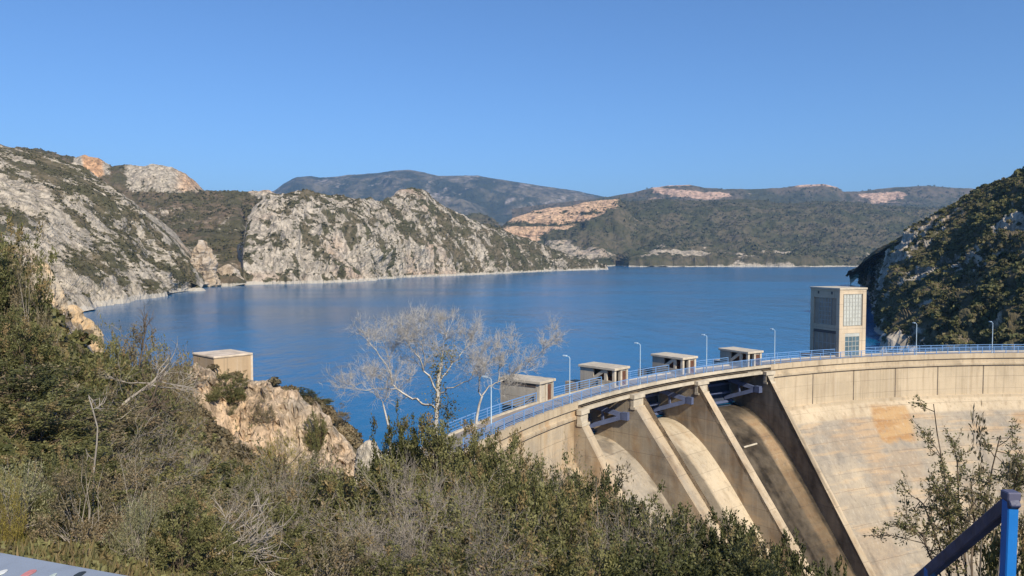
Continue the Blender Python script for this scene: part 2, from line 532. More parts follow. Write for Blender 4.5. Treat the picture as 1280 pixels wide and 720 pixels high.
# grey cliff headland
c3 = [(302, 356.2, 346, .5), (309, 356, 272, .8), (322, 355.6, 252, 1), (340, 355, 244, 1), (362, 354.6, 243, 1), (385, 354, 242, 1), (410, 353.2, 247, 1), (430, 352.4, 249, 1),
      (450, 351.4, 247, 1), (472, 349.6, 252, 1), (490, 347.9, 250, 1), (500, 347.2, 241, 1), (515, 346.6, 236, 1), (530, 346, 241, 1), (540, 345.6, 250, 1), (556, 345, 261, 1), (580, 344, 272, 1), (600, 343.2, 281, 1), (625, 342, 286, 1),
      (660, 340, 300, .9), (700, 338.6, 316, .8), (735, 337.4, 329, .6), (757, 336.9, 335.6, .5)]
cols = [(294, [(355.2, 582), (350, 640), (346, 650), (342, 660)]), (297, [(355.3, 580), (340, 632), (322, 640), (306, 646)])]
c3[0] = (304.5, 356.2, 300, .5)
for px, sy, cy, k in c3:
    D = float(water_D(px, sy))
    cols.append((px, [(sy, None), (sy + (cy - sy) * .40, D + 22 * k), (sy + (cy - sy) * .72, D + 52 * k), (cy, D + 100 * k)]))
def rock3(px, py, G, st, fr):
    q = np.stack([G[..., 0] * 1.0 + G[..., 2] * 0.3, G[..., 1], G[..., 2] * 0.55], -1)
    n = fbm(q / 20, 4, 33); n2 = fbm(q / 6.5, 3, 34)
    right = sstep(px, 520, 680)
    return 0.52 + 0.36 * n + 0.62 * n2 + 0.4 * (st - 0.5) - 0.20 * right + 0.25 * (1 - sstep(px, 330, 380))
h3, G3, M3, v3, S3 = hill("cliff_hill", cols, 460, 150, m_h3, [(9.0, 44, 'r', 51), (4.2, 15, 'r', 52), (1.2, 5, 'f', 53)], rock3,
                         lambda px, py, G: 0.15 + 0.4 * fbm(G / 40, 2, 61) + 0.25 * sstep(py, 330, 345), strat=(1.35, 1.0, 0.55), seed=3, crest_keep=0.4, shore_band=2.6, edgefade=lambda u: 0.06 + 0.94 * sstep(u, 303, 350))
hill_scrub("cliff_undergrowth", G3, M3, S3, v3, 7000, (0.8, 2.6), m_scrub, 14, 23, thr=0.60, patch=9, pmin=-0.3)

# wooded hill across the water with the orange cliff
c4 = [(545, 305), (600, 292), (628, 284), (640, 274), (660, 266), (682, 261), (710, 257), (745, 251), (770, 249), (790, 252), (830, 250), (880, 253), (930, 250), (980, 254), (1020, 252), (1070, 255), (1130, 259), (1200, 264), (1280, 268), (1420, 270)]
cols = []
for px, cy in c4:
    orange = 628 <= px <= 772
    sy = 333.4 if px > 770 else 334.5 if px < 755 else 331.5
    low = np.interp(px, [628, 670, 710, 745, 772], [303, 301, 288, 272, 260])
    if orange: rows = [(sy, None), (318, 1620), (low, 1800), (low - (low - cy) * .55, 1812), (cy, 1850)]
    else: rows = [(sy, None), (318, 1600), (296, 1750), (272, 1950), (cy, 2150)]
    cols.append((px, rows))
def cliff4(px, py):
    low = np.interp(px, [628, 670, 710, 745, 772], [303, 301, 288, 272, 260])
    return sstep(px, 626, 640) * (1 - sstep(px, 764, 776)) * (1 - sstep(py - low, -3, 3))
def rock4(px, py, G, st, fr):
    lowr = sstep(fbm(G / np.array([60, 60, 30.0]), 4, 71), 0.15, 0.5) * sstep(py, 296, 312) * 0.75
    lf = 0.35 * sstep(-px, -760, -690) * sstep(py, 292, 306)
    return 0.10 + 0.22 * fbm(G / 90, 3, 72) + lowr + lf + 0.85 * cliff4(px, py) * (0.72 + 0.9 * fbm(G / np.array([60, 60, 14.0]), 3, 73))
h4, G4, M4, v4, S4 = hill("wooded_hill", cols, 420, 130, m_h4, [(20, 150, 'r', 74), (8, 50, 'r', 75), (3, 16, 'f', 76)], rock4,
                         lambda px, py, G: 0.9 * cliff4(px, py) + 0.25 + 0.2 * fbm(G / 80, 2, 77), seed=4, crest_keep=0.35, shore_band=2.6)
hill_scrub("far_forest", G4, M4, S4, v4, 9000, (4.0, 9.0), m_scrub_far, 9, 24, thr=0.52, patch=110, pmin=-0.55)

# plateau with the pale scarps
c5 = [(640, 262), (700, 254), (760, 247), (790, 242), (815, 236), (835, 233), (862, 232), (880, 236), (905, 237), (940, 237), (975, 236), (1000, 232), (1030, 231), (1046, 235), (1054, 241), (1075, 240), (1110, 236), (1150, 233), (1185, 235), (1215, 236), (1300, 240), (1450, 236)]
cols = [(px, [(305, 2500), (278, 2750), (cy + 20, 3000), (cy + 9, 3060), (cy, 3090)]) for px, cy in c5]
def rock5(px, py, G, st, fr):
    cr = np.interp(px, [c[0] for c in c5], [c[1] for c in c5]); d = py - cr
    w = fbm(np.stack([G[..., 0] * 0.7, G[..., 1] * 0.7, G[..., 2] * 4], -1) / 130, 4, 81)
    k = sstep(px, 800, 822) * (1 - sstep(px, 930, 970)) * (1 - sstep(d, 8, 17)) * 0.8
    k2 = sstep(px, 975, 995) * (1 - sstep(px, 1044, 1052)) * (1 - sstep(d, 6, 13)) * 0.75
    k3 = sstep(px, 1052, 1062) * (1 - sstep(px, 1120, 1140)) * sstep(d, 1, 4) * (1 - sstep(d, 14, 20)) * 0.85
    return 0.15 + 0.3 * w + (k + k2 + k3) * (0.50 + 1.5 * w)
h5, G5, M5, v5, S5 = hill("plateau_hill", cols, 380, 110, m_h5, [(22, 200, 'r', 84), (8, 60, 'r', 85)], rock5,
                         lambda px, py, G: 0.75 + 0.4 * fbm(G / 150, 2, 86), seed=5, crest_keep=0.2, foot=60)
hill_scrub("plateau_forest", G5, M5, S5, v5, 3000, (8, 15), m_scrub_far, 7, 25, thr=0.5, patch=200, pmin=-0.4)

# the blue mountain
c6 = [(280, 262), (320, 250), (345, 238), (356, 230), (370, 222.5), (388, 221), (400, 223), (440, 219.5), (475, 217), (497, 213.5), (512, 213), (530, 216.5), (548, 221), (575, 221), (598, 220.5), (640, 227), (680, 234), (715, 239), (750, 246), (800, 256), (880, 268)]
cols = [(px, [(330, 3600), (280, 4200), (cy + 22, 4650), (cy, 5000)]) for px, cy in c6]
h6, G6, M6, v6, S6 = hill("mountain", cols, 300, 110, m_h6, [(60, 520, 'r', 91), (18, 150, 'r', 92), (6, 50, 'f', 93)],
                         lambda px, py, G, st, fr: 0.24 + 0.30 * fbm(G / 150, 4, 94), seed=6, crest_keep=0.15, foot=60)

# dark hill on the right bank
def rrow(px, rows): return (px, rows)
cols = [(1075, [(357.6, None), (356, 540), (354, 545), (351, 550), (348, 556)]),
        (1083, [(363, None), (355, 500), (348, 515), (341, 525), (335, 535)]),
        (1092, [(376, None), (358, 420), (345, 445), (332, 465), (322, 482)]),
        (1100, [(392, None), (374, 320), (356, 350), (340, 380), (320, 420)]),
        (1112, [(425, None), (385, 238), (355, 262), (332, 285), (312, 310)]),
        (1135, [(440, None), (388, 212), (350, 240), (320, 265), (297, 290)]),
        (1165, [(452, None), (390, 190), (345, 220), (306, 250), (275, 280)]),
        (1220, [(462, None), (385, 173), (335, 200), (290, 228), (246, 262)]),
        (1280, [(472, None), (380, 162), (320, 185), (268, 215), (220, 245)]),
        (1380, [(482, None), (372, 150), (295, 172), (230, 195), (160, 222)]),
        (1600, [(500, None), (360, 138), (250, 158), (150, 178), (60, 200)])]
def rockr(px, py, G, st, fr):
    q = np.stack([G[..., 0] + 0.8 * G[..., 2], G[..., 1], G[..., 2] - 0.6 * G[..., 0]], -1)
    n = fbm(q / np.array([17, 17, 8.0]), 4, 101)
    edge = 0.40 * sstep(-px, -1190, -1120)
    return 0.20 + 0.66 * n + edge * (0.5 + 0.9 * n) * (1 - 0.9 * sstep(py, 345, 370) * (1 - sstep(px, 1125, 1150))) + 0.35 * (st - 0.4)
hr, GR, MR, vr, SR = hill("right_hill", cols, 420, 170, m_hr, [(7, 32, 'r', 102), (3.0, 10, 'r', 103), (0.8, 3.3, 'f', 104)], rockr,
                         lambda px, py, G: 0.3 + 0.4 * fbm(G / 25, 2, 105), strat=(1.2, 1, 0.7), seed=8, crest_keep=0.35, shore_band=2.0, foot=45, edgefade=lambda u: 0.15 + 0.85 * sstep(u, 1069, 1150))
m_maquis = mat_leaf("maquis_leaves", (0.044, 0.052, 0.016), (0.165, 0.162, 0.064), (0.24, 0.19, 0.11), 0.25, 0.7)
hill_scrub("maquis_undergrowth", GR, MR, SR, vr, 12000, (0.6, 2.1), m_maquis, 26, 26, thr=0.50, patch=14, pmin=-0.45, zmin=1.0)

# ------------------------------------------------------------------ ground sheet, water, haze
m_ground = mat_plain("valley_earth", (0.14, 0.11, 0.075), 0.95, 0.1, 0.3, 0.05)
g = MB().box(-9000, 9000, -600, 9000, -95, -90).build("ground", m_ground)
tag(g, kind="structure")

t = NT("reservoir_water")
wv = t.scaled((1.0, 0.45, 1.0))
n1 = t.noise(0.55, 4, 0.6, wv)
n2 = t.noise(0.09, 3, 0.6, wv)
n3 = t.noise(0.012, 3, 0.5, t.scaled((0.45, 1.6, 1.0)))
patch = t.rng(n3, 0.38, 0.62)
h = t.math('ADD', t.math('MULTIPLY', n1, 0.55), t.math('MULTIPLY', n2, 2.6))
deep = t.mix(patch, (0.002, 0.098, 0.240), (0.004, 0.115, 0.270))
wb = t.bsdf(deep, 0.10, 0.5, t.bump(h, 0.55, 0.35))
wb.inputs["IOR"].default_value = 1.33
t.set(wb.inputs["Roughness"], t.rng(n3, 0.3, 0.7, 0.16, 0.22))
wb.inputs["Specular IOR Level"].default_value = 0.40
m_water = t.done(wb)
DC = np.array([88.0, 27.7]); DR = 98.8
def pol(a, o, z):
    a = np.radians(a); r = DR - np.asarray(o, float)
    return np.stack(np.broadcast_arrays(DC[0] + r * np.cos(a), DC[1] + r * np.sin(a), np.asarray(z, float)), -1)
pts = [tuple(pol(a, -4.6, WATER_Z)) for a in np.linspace(163, 70, 50)]
pts += [(150, 118, WATER_Z), (700, 180, WATER_Z), (2600, 1400, WATER_Z), (2600, 2300, WATER_Z), (-2200, 2300, WATER_Z), (-2200, 500, WATER_Z), (-260, 60, WATER_Z), (-40, 57, WATER_Z)]
me = bpy.data.meshes.new("water")
me.from_pydata([tuple(map(float, p)) for p in pts], [], [tuple(range(len(pts)))[::-1]])
w = link("water", me, m_water)
tag(w, kind="structure")
if me.polygons[0].normal.z < 0:
    me.flip_normals()

mh = bpy.data.materials.new("haze")
mh.use_nodes = True
ht = mh.node_tree; ht.nodes.clear()
ho = ht.nodes.new("ShaderNodeOutputMaterial"); hv = ht.nodes.new("ShaderNodeVolumePrincipled")
hv.inputs["Color"].default_value = (0.32, 0.60, 1.0, 1)
hv.inputs["Density"].default_value = HAZE_DENSITY
hv.inputs["Anisotropy"].default_value = 0.2
ht.links.new(hv.outputs[0], ho.inputs["Volume"])
hz = MB().box(-9200, 9200, -700, 9200, -96.2, 640).build("haze", mh)
tag(hz, kind="stuff")
hz.display_type = 'WIRE'

# ------------------------------------------------------------------ the near slope
YS = np.array([0.3, 2, 4, 7, 11, 16, 22, 30, 38, 46, 52, 57, 60, 66, 72, 82, 95, 112, 140])
NEAR = {
 -900: [-1.6, -1.5, -1.3, -0.8, 0.2, 1.2, 2.0, 3.0, 3.5, 3.5, 3, 2, 1, -1, -4, -10, -20, -32, -45],
 -200: [-1.6, -1.6, -1.6, -1.6, -1.2, -0.6, 0.2, 0.5, -1, -3, -5, -8, -10, -14, -19, -27, -34, -38, -45],
 0:    [-1.6, -1.6, -1.8, -2.2, -2.3, -2.0, -1.6, -1.5, -4, -8, -11, -13, -15, -18, -22, -28, -34, -38, -45],
 60:   [-1.6, -1.6, -1.8, -2.4, -2.9, -2.8, -2.5, -2.2, -5, -9, -11, -12, -14, -18, -22, -28, -34, -38, -45],
 110:  [-1.6, -1.6, -1.8, -2.5, -3.4, -3.6, -3.8, -3.9, -6, -8.5, -10, -11, -12, -16, -21, -28, -34, -38, -45],
 160:  [-1.6, -1.6, -1.9, -2.7, -3.8, -4.3, -4.8, -5.3, -7.3, -8.6, -9, -9.4, -10, -14, -20, -28, -34, -38, -45],
 230:  [-1.6, -1.6, -1.9, -3.0, -4.4, -5.6, -6.8, -8.2, -9.6, -10.6, -10.2, -9.6, -9.6, -12.5, -17, -26, -34, -38, -45],
 290:  [-1.6, -1.6, -1.9, -3.3, -4.9, -6.5, -8.2, -10.2, -12.3, -14.0, -13.4, -10.2, -9.9, -12.5, -18, -27, -34, -38, -45],
 350:  [-1.6, -1.6, -2.0, -3.5, -5.1, -7.0, -9.0, -11.2, -13.4, -15.2, -14.8, -11.3, -10.9, -13.0, -18, -27, -34, -38, -45],
 400:  [-1.6, -1.6, -2.0, -3.5, -5.2, -7.0, -9.0, -11.2, -13.5, -15.4, -15.2, -12.4, -12.0, -14.0, -19, -27, -34, -38, -45],
 436:  [-1.6, -1.6, -2.0, -3.5, -5.2, -7.0, -9.0, -11.2, -13.5, -15.6, -15.6, -14.4, -14.2, -16, -20, -27, -34, -38, -45],
 470:  [-1.6, -1.6, -2.0, -3.5, -5.2, -6.9, -8.6, -10.4, -13.2, -15.6, -16.2, -16.6, -17, -19, -22, -28, -34, -38, -45],
 560:  [-1.6, -1.6, -2.0, -3.6, -5.2, -6.6, -8.0, -9.9, -13.2, -15.4, -16.3, -16.9, -17.1, -17.2, -20, -28, -34, -38, -45],
 640:  [-1.6, -1.6, -2.0, -3.7, -5.3, -6.7, -8.2, -11, -15, -18, -19.5, -20.4, -21, -21.6, -22.5, -29, -34, -38, -45],
 700:  [-1.6, -1.6, -2.0, -3.8, -5.4, -6.9, -9.4, -14, -18, -21, -22.5, -23.5, -24, -25, -26.5, -30, -34, -38, -45],
 800:  [-1.6, -1.6, -2.1, -3.9, -5.6, -7.2, -10.6, -16, -22, -27, -31, -34, -36, -39, -41, -45, -48, -52, -56],
 900:  [-1.6, -1.6, -2.1, -4.0, -5.8, -7.8, -11.4, -17, -23, -29, -34, -38, -40, -44, -48, -52, -56, -60, -62],
 1000: [-1.6, -1.6, -2.2, -4.2, -6.2, -8.6, -12.4, -18, -24, -31, -36, -40, -42, -47, -52, -56, -60, -62, -64],
 1080: [-1.6, -1.6, -2.4, -4.6, -7.0, -10, -13.6, -19, -26, -33, -38, -42, -44, -49, -54, -58, -61, -63, -65],
 1200: [-1.6, -1.65, -2.7, -5.0, -7.6, -10.8, -14.6, -20, -27, -34, -39, -43, -45, -50, -55, -59, -62, -64, -65],
 1500: [-1.6, -1.6, -2.4, -4.4, -6.8, -9.8, -13.6, -19, -26, -33, -38, -42, -44, -49, -53, -56, -58, -58, -58],
 2300: [-1.6, -1.5, -1.8, -2.8, -4.2, -6.4, -9, -13, -18, -23, -27, -30, -32, -35, -38, -40, -40, -38, -35]}
NPX = np.array(sorted(NEAR)); NZ = np.array([NEAR[k] for k in NPX])

def near_base(x, y):
    yy = np.maximum(y, 0.3)
    px = np.clip(640 + 960 * x / yy, NPX[0], NPX[-1] - 1e-6)
    i = np.clip(np.searchsorted(NPX, px, side='right') - 1, 0, len(NPX) - 2)
    fx = (px - NPX[i]) / (NPX[i + 1] - NPX[i])
    yc = np.clip(yy, YS[0], YS[-1] - 1e-6)
    j = np.clip(np.searchsorted(YS, yc, side='right') - 1, 0, len(YS) - 2)
    fy = (yc - YS[j]) / (YS[j + 1] - YS[j])
    z = NZ[i, j] * (1 - fx) * (1 - fy) + NZ[i + 1, j] * fx * (1 - fy) + NZ[i, j + 1] * (1 - fx) * fy + NZ[i + 1, j + 1] * fx * fy
    return z, px

def near_rock(px, y):
    cliff = sstep(px, 200, 240) * (1 - sstep(px, 440, 462)) * sstep(y, 49.5, 52.5) * (1 - sstep(y, 57.5, 59.5))
    crag = sstep(px, 30, 50) * (1 - sstep(px, 105, 128)) * sstep(y, 25, 28) * (1 - sstep(y, 34, 37))
    foot = sstep(px, 600, 660) * sstep(y, 55, 64)
    return np.clip(np.maximum(np.maximum(cliff, crag), foot), 0, 1)

def ground(x, y):
    x = np.asarray(x, float); y = np.asarray(y, float)
    z, px = near_base(x, y)
    p = np.stack([x, y, 0 * x], -1)
    amp = np.clip(y * 0.022, 0.03, 0.7)
    rk = near_rock(px, y)
    road = sstep(px, 470, 520) * (1 - sstep(px, 640, 670)) * sstep(y, 56, 60) * (1 - sstep(y, 72, 76))
    d = amp * fbm(p / 3.2, 4, 201) * (1 - 0.85 * road)
    d = d + rk * (1.7 * ridged(p / np.array([3.0, 4.2, 1.0]), 5, 202) + 0.5 * fbm(p / 0.8, 3, 206) - 0.35) * (1 - road)
    return z + d

pxs = np.concatenate([-np.geomspace(9000, 930, 40), np.linspace(-900, -60, 70), np.linspace(-50, 1320, 520), np.linspace(1335, 2300, 60), np.geomspace(2350, 9000, 30)])
ys = np.concatenate([np.geomspace(0.3, 46, 170), np.linspace(46.3, 61, 90), np.geomspace(61.6, 140, 70)])
X = (pxs[:, None] - 640) / 960 * ys[None, :]
Y = np.broadcast_to(ys[None, :], X.shape)
Z = ground(X, Y)
Gn = np.stack([X, Y, Z], -1)
pn = np.broadcast_to(pxs[:, None], X.shape)
rkn = near_rock(pn, Y)
# the face of the small cliff gets sideways relief as well
sh = rkn * (ridged(np.stack([X * 0.42, Z * 0.5, Y * 0.1], -1), 5, 203) + 0.45 * fbm(np.stack([X * 1.6, Z * 1.3, Y * 0.4], -1), 3, 207))
Gn[..., 1] -= 1.2 * sh * (Y > 40) * (pn < 470)
mk = np.zeros(X.shape + (4,), np.float32)
mk[..., 0] = np.clip(0.12 + 0.72 * rkn + 0.35 * fbm(Gn / 2.2, 4, 204), 0, 1)
mk[..., 1] = 0.5 * rkn + 0.35 * rkn * fbm(Gn / 3.0, 3, 205)
mk[..., 3] = 1
m_near = mat_hill("near_slope", (0.43, 0.36, 0.285), (0.49, 0.36, 0.245), (0.17, 0.135, 0.09), (0.10, 0.09, 0.05), 0.8, 0.3, band=0.0)
o = link("terrain", mesh_np("terrain", Gn.reshape(-1, 3), grid_faces(len(pxs), len(ys)), {"mask": mk.reshape(-1, 4)}), m_near)
tag(o, kind="structure")
m_terr = mat_plain("gravel_terrace", (0.20, 0.165, 0.12), 0.95, 0.1, 0.3, 6.0)
o = MB().box(-14, 14, -16, 0.9, -1.9, -1.63).build("ground_terrace", m_terr)
tag(o, kind="structure")

# ------------------------------------------------------------------ rocks standing free of the slopes
def crag_mesh(name, w, d, h, seed, rough=0.25, lean=(0, 0), nu=64, nv=44, taper=0.75, cell=None):
    th = np.linspace(0, 2 * np.pi, nu, endpoint=False)
    tt = np.linspace(0, 1, nv)
    T, U = np.meshgrid(th, tt, indexing='ij')
    prof = (1 - taper * U ** 1.3) * np.sqrt(np.clip(1 - U ** 6, 0, 1)) * np.where(U > 0.999, 0.02, 1)
    X = np.cos(T) * w / 2 * prof + lean[0] * U * h
    Y = np.sin(T) * d / 2 * prof + lean[1] * U * h
    Zz = U * h
    p = np.stack([X, Y, Zz], -1)
    s = cell or w * 0.45
    n = ridged(p / np.array([s, s, s * 2.2]), 5, seed) * rough * w
    n2 = fbm(p / (s * 0.35), 3, seed + 4) * rough * w * 0.25
    p[..., 0] += np.cos(T) * (n + n2) * (0.25 + prof); p[..., 1] += np.sin(T) * (n + n2) * (0.25 + prof)
    p[..., 2] += (n * 0.5) * U
    V = p.reshape(-1, 3)
    F = []
    for i in range(nu):
        a, b = i * nv, ((i + 1) % nu) * nv
        for j in range(nv - 1):
            F.append((a + j, b + j, b + j + 1, a + j + 1))
    me = mesh_np(name, V, np.array(F))
    return me

def mat_rock(name, a, b, cell, dark=0.45, bumpd=0.2):
    t = NT(name)
    n1 = t.noise(1 / cell, 6, 0.65, dist=0.5)
    n2 = t.noise(0.35 / cell, 3)
    c = t.mix(t.rng(n2, 0.38, 0.62), a, b)
    c = t.mix(t.rng(n1, 0.34, 0.58), tuple(x * dark for x in a), c)
    return t.done(t.bsdf(c, 0.95, 0.1, t.bump(n1, 0.8, bumpd)))
m_rock_far = mat_rock("pinnacle_rock", (0.42, 0.33, 0.24), (0.46, 0.40, 0.34), 4.0, 0.5, 1.0)
m_rock_pale = mat_rock("crag_rock", (0.46, 0.40, 0.32), (0.54, 0.38, 0.22), 0.7, 0.5, 0.15)
m_rock_grey = mat_rock("boulder_rock", (0.42, 0.39, 0.35), (0.50, 0.43, 0.34), 0.6, 0.45, 0.15)

def place_crag(name, px, pytop, pybase, wpx, D, seed, mat, label, cat="rock", depth=0.8, taper=0.75, rough=0.2, sink=0.25, lean=(0, 0), group=None, cell=None):
    top = P(px, pytop, D); base = P(px, pybase, D)
    w = wpx * D / 960
    h = (top[2] - base[2])
    me = crag_mesh(name, w, w * depth, h * (1 + sink), seed, rough, lean, taper=taper, cell=cell)
    o = link(name, me, mat)
    o.location = (base[0], base[1] + w * depth * 0.3, base[2] - h * sink)
    return tag(o, label, cat, group)

place_crag("rock_pinnacle", 246, 300, 353, 38, 530, 3, m_rock_far, "tall tan rock pinnacle rising from the shore beside the cleft", depth=0.6, taper=0.66, rough=0.22, lean=(0.12, 0), cell=5.5)
place_crag("rock_pinnacle", 283, 332, 356, 42, 556, 8, m_rock_far, "low pinkish rock hump on the shore by the dark cleft", depth=0.6, taper=0.8, rough=0.18)
CR = [(45, 322, 372, 34, 29.5, 11, "pale pointed crag topping the shrubby slope above the lake", 0.6), (62, 350, 400, 34, 30, 12, "pale slanting crag just below the pointed one", 0.5),
      (84, 385, 425, 40, 30.5, 13, "pale crag step between the slanting crag and the ochre block", 0.5), (104, 398, 452, 40, 30, 14, "ochre rock block on the slope under the pale crags", 0.45),
      (92, 452, 480, 30, 27, 15, "small ochre ledge of rock half sunk in the shrubs", 0.6)]
for px, t0, b0, w, D, sd, lab, tp in CR:
    place_crag("rock_outcrop", px, t0, b0, w, D, sd, m_rock_pale, lab, depth=0.9, taper=tp, rough=0.22, sink=0.8)
place_crag("boulder", 460, 551, 606, 40, 46, 16, m_rock_grey, "squat grey boulder at the foot of the small ochre cliff", "boulder", depth=0.9, taper=0.35, rough=0.16, sink=0.5)
place_crag("boulder", 490, 566, 590, 26, 44, 17, m_rock_grey, "small grey boulder partly hidden beside the squat one", "boulder", depth=0.9, taper=0.4, rough=0.2, sink=0.6)

# ------------------------------------------------------------------ dam
def frame(a):
    a = math.radians(a)
    n = np.array([math.cos(a), math.sin(a), 0.0]); tg = np.array([math.sin(a), -math.cos(a), 0.0])
    return np.array([DC[0], DC[1], 0]) + DR * n, n, tg

def proj(p):
    p = np.asarray(p, float)
    f = p[..., 1] * CP - p[..., 2] * SP; u = p[..., 1] * SP + p[..., 2] * CP
    return 640 + 960 * p[..., 0] / f, 360 - 960 * u / f

def ang_at(px, o=0.0, z=DECK_Z):
    lo, hi = 66.0, 160.0
    for _ in range(50):
        m = (lo + hi) / 2
        if proj(pol(m, o, z))[0] > px: lo = m
        else: hi = m
    return (lo + hi) / 2

A0, A1, A2, A3 = ang_at(722), ang_at(791), ang_at(872), ang_at(957)
AL, AR = 160.0, 68.0

def mat_concrete(name, base, streak=0.5, film_shade=((0.055, 0.044, 0.034), (0.115, 0.092, 0.068))):
    """attr stain: r = grey weathering, g = ochre, b = dark damp, and on the chutes painted shade"""
    t = NT(name)
    _, r, g, b = t.attr("stain")
    big = t.noise(0.16, 4, 0.6)
    mid = t.noise(0.9, 5, 0.62)
    fine = t.noise(7.0, 4, 0.6)
    st = t.noise(1.0, 5, 0.6, t.scaled((1.1, 1.1, 0.09)))
    hz_ = t.noise(1.0, 4, 0.55, t.scaled((0.12, 0.12, 1.6)))
    c = t.mix(t.rng(big, 0.35, 0.65), tuple(x * 0.88 for x in base), tuple(x * 1.1 for x in base))
    c = t.mix(t.math('MULTIPLY', t.rng(st, 0.48, 0.72), streak), c, (base[0] * 0.52, base[1] * 0.46, base[2] * 0.42))
    gcol = t.mix(t.rng(mid, 0.3, 0.7), (0.25, 0.225, 0.195), (0.34, 0.295, 0.24))
    gcol = t.mix(t.rng(t.math('ADD', t.math('MULTIPLY', hz_, 0.6), t.math('MULTIPLY', big, 0.4)), 0.50, 0.62), gcol, (0.42, 0.32, 0.22))
    c = t.mix(r, c, gcol)
    c = t.mix(t.math('MULTIPLY', g, t.rng(mid, 0.30, 0.48, 0.55, 1.0)), c, t.mix(t.rng(hz_, 0.4, 0.62), (0.44, 0.29, 0.15), (0.36, 0.21, 0.10)))
    bc = t.mix(t.rng(mid, 0.35, 0.65), *film_shade)
    c = t.mix(t.math('MULTIPLY', t.rng(fine, 0.62, 0.75), 0.35), c, (0.12, 0.10, 0.08))
    c = t.mix(t.math('MULTIPLY', t.rng(mid, 0.60, 0.74), 0.22), c, (0.52, 0.46, 0.38))
    sx = t.n("SeparateXYZ"); t.t.links.new(t.pos, sx.inputs[0])
    fz = t.math('FRACT', t.math('MULTIPLY', t.math('ADD', sx.outputs[2], t.math('MULTIPLY', mid, 0.12)), 0.5))
    lift = t.math('MULTIPLY', t.rng(fz, 0.0, 0.045, 1.0, 0.0), t.rng(hz_, 0.35, 0.6, 0.2, 0.75))
    c = t.mix(lift, c, (0.15, 0.12, 0.095))
    st2 = t.noise(1.0, 3, 0.6, t.scaled((2.6, 2.6, 0.05)))
    c = t.mix(t.math('MULTIPLY', t.rng(st2, 0.56, 0.72), 0.38), c, (0.17, 0.135, 0.105))
    c = t.mix(t.math('MULTIPLY', t.rng(st2, 0.44, 0.30), 0.22), c, (0.58, 0.52, 0.44))
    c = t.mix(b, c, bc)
    hh = t.math('ADD', t.math('MULTIPLY', mid, 0.6), t.math('MULTIPLY', fine, 0.25))
    return t.done(t.bsdf(c, 0.92, 0.15, t.bump(hh, 0.5, 0.12)))
CONC = (0.50, 0.41, 0.295)
m_conc = mat_concrete("dam_concrete", CONC)
m_conc_clean = mat_plain("pale_concrete", (0.50, 0.44, 0.35), 0.9, 0.15, 0.18, 1.2, bumpd=0.03)
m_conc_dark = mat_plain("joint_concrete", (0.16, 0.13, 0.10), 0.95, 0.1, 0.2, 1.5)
m_road = mat_plain("dam_road", (0.27, 0.24, 0.22), 0.95, 0.1, 0.2, 0.8)
m_gate = mat_plain("gate_steel", (0.03, 0.042, 0.075), 0.55, 0.4, 0.25, 1.5)
m_arm = mat_plain("arm_paint", (0.10, 0.125, 0.23), 0.5, 0.4, 0.15, 2.0)
m_rail = mat_plain("blue_rail_paint", (0.15, 0.29, 0.55), 0.45, 0.4, 0.12, 2.0)
m_lamp = mat_plain("lamp_post_paint", (0.42, 0.55, 0.68), 0.5, 0.4, 0.1, 2.0)

dam = empty("dam", tuple(pol(A2, 0, DECK_Z)))
tag(dam, "curved concrete arch dam with stepped spillway piers holding back the blue reservoir", "dam")
DLOC = Vector(dam.location)
def dpart(name, me, mat, parent=None):
    """meshes of the dam are made in world coordinates and shifted to its base"""
    par = parent or dam
    off = Vector((0, 0, 0))
    q = par
    while q is not None:
        off += Vector(q.location); q = q.parent
    me.transform(__import__("mathutils").Matrix.Translation(-off))
    return link(name, me, mat, par)

def sweep(name, prof, a0, a1, n, closed=True, stainfn=None, cap=True, smooth=False):
    prof = np.array(prof, float)
    a = np.linspace(a0, a1, n)
    V = pol(a[:, None], prof[None, :, 0], prof[None, :, 1])
    k = len(prof)
    F = []
    m = k if closed else k - 1
    for i in range(n - 1):
        for j in range(m):
            j2 = (j + 1) % k
            F.append((i * k + j, (i + 1) * k + j, (i + 1) * k + j2, i * k + j2))
    me = bpy.data.meshes.new(name)
    faces = [tuple(f) for f in F]
    if closed and cap:
        faces.append(tuple(range(k))); faces.append(tuple(range((n - 1) * k, n * k))[::-1])
    me.from_pydata([tuple(p) for p in V.reshape(-1, 3)], [], faces)
    st = np.zeros((n, k, 4), np.float32); st[..., 3] = 1
    if stainfn is not None:
        A = np.broadcast_to(a[:, None], (n, k)); O = np.broadcast_to(prof[None, :, 0], (n, k)); Zq = np.broadcast_to(prof[None, :, 1], (n, k))
        r, g, b = stainfn(A, O, Zq, V)
        st[..., 0] = np.clip(r, 0, 1); st[..., 1] = np.clip(g, 0, 1); st[..., 2] = np.clip(b, 0, 1)
    at = me.color_attributes.new("stain", 'FLOAT_COLOR', 'POINT')
    at.data.foreach_set("color", st.ravel())
    bm = bmesh.new(); bm.from_mesh(me)
    bmesh.ops.recalc_face_normals(bm, faces=bm.faces)
    bm.to_mesh(me); bm.free()
    return me

TOP = [(0.42, -16.24), (0.42, -17.0), (0.12, -17.12), (0.12, -17.72), (0.34, -17.80), (0.34, -18.14), (0.0, -18.24)]
FACE = [(0.0, z) for z in np.linspace(-18.9, -22.98, 8)] + [(0.42, -23.06), (0.42, -23.42)]
SLOPE = [(0.62 + 0.72 * (-23.5 - z), z) for z in np.concatenate([np.linspace(-23.5, -25.2, 5), np.linspace(-25.25, -36, 42), np.linspace(-36.8, -64, 30)])]
PROF = TOP + FACE + SLOPE + [(-3.4, -64), (-3.4, -18.0), (-3.8, -17.3), (-3.8, -16.53), (0.05, -16.53), (0.05, -16.24)]

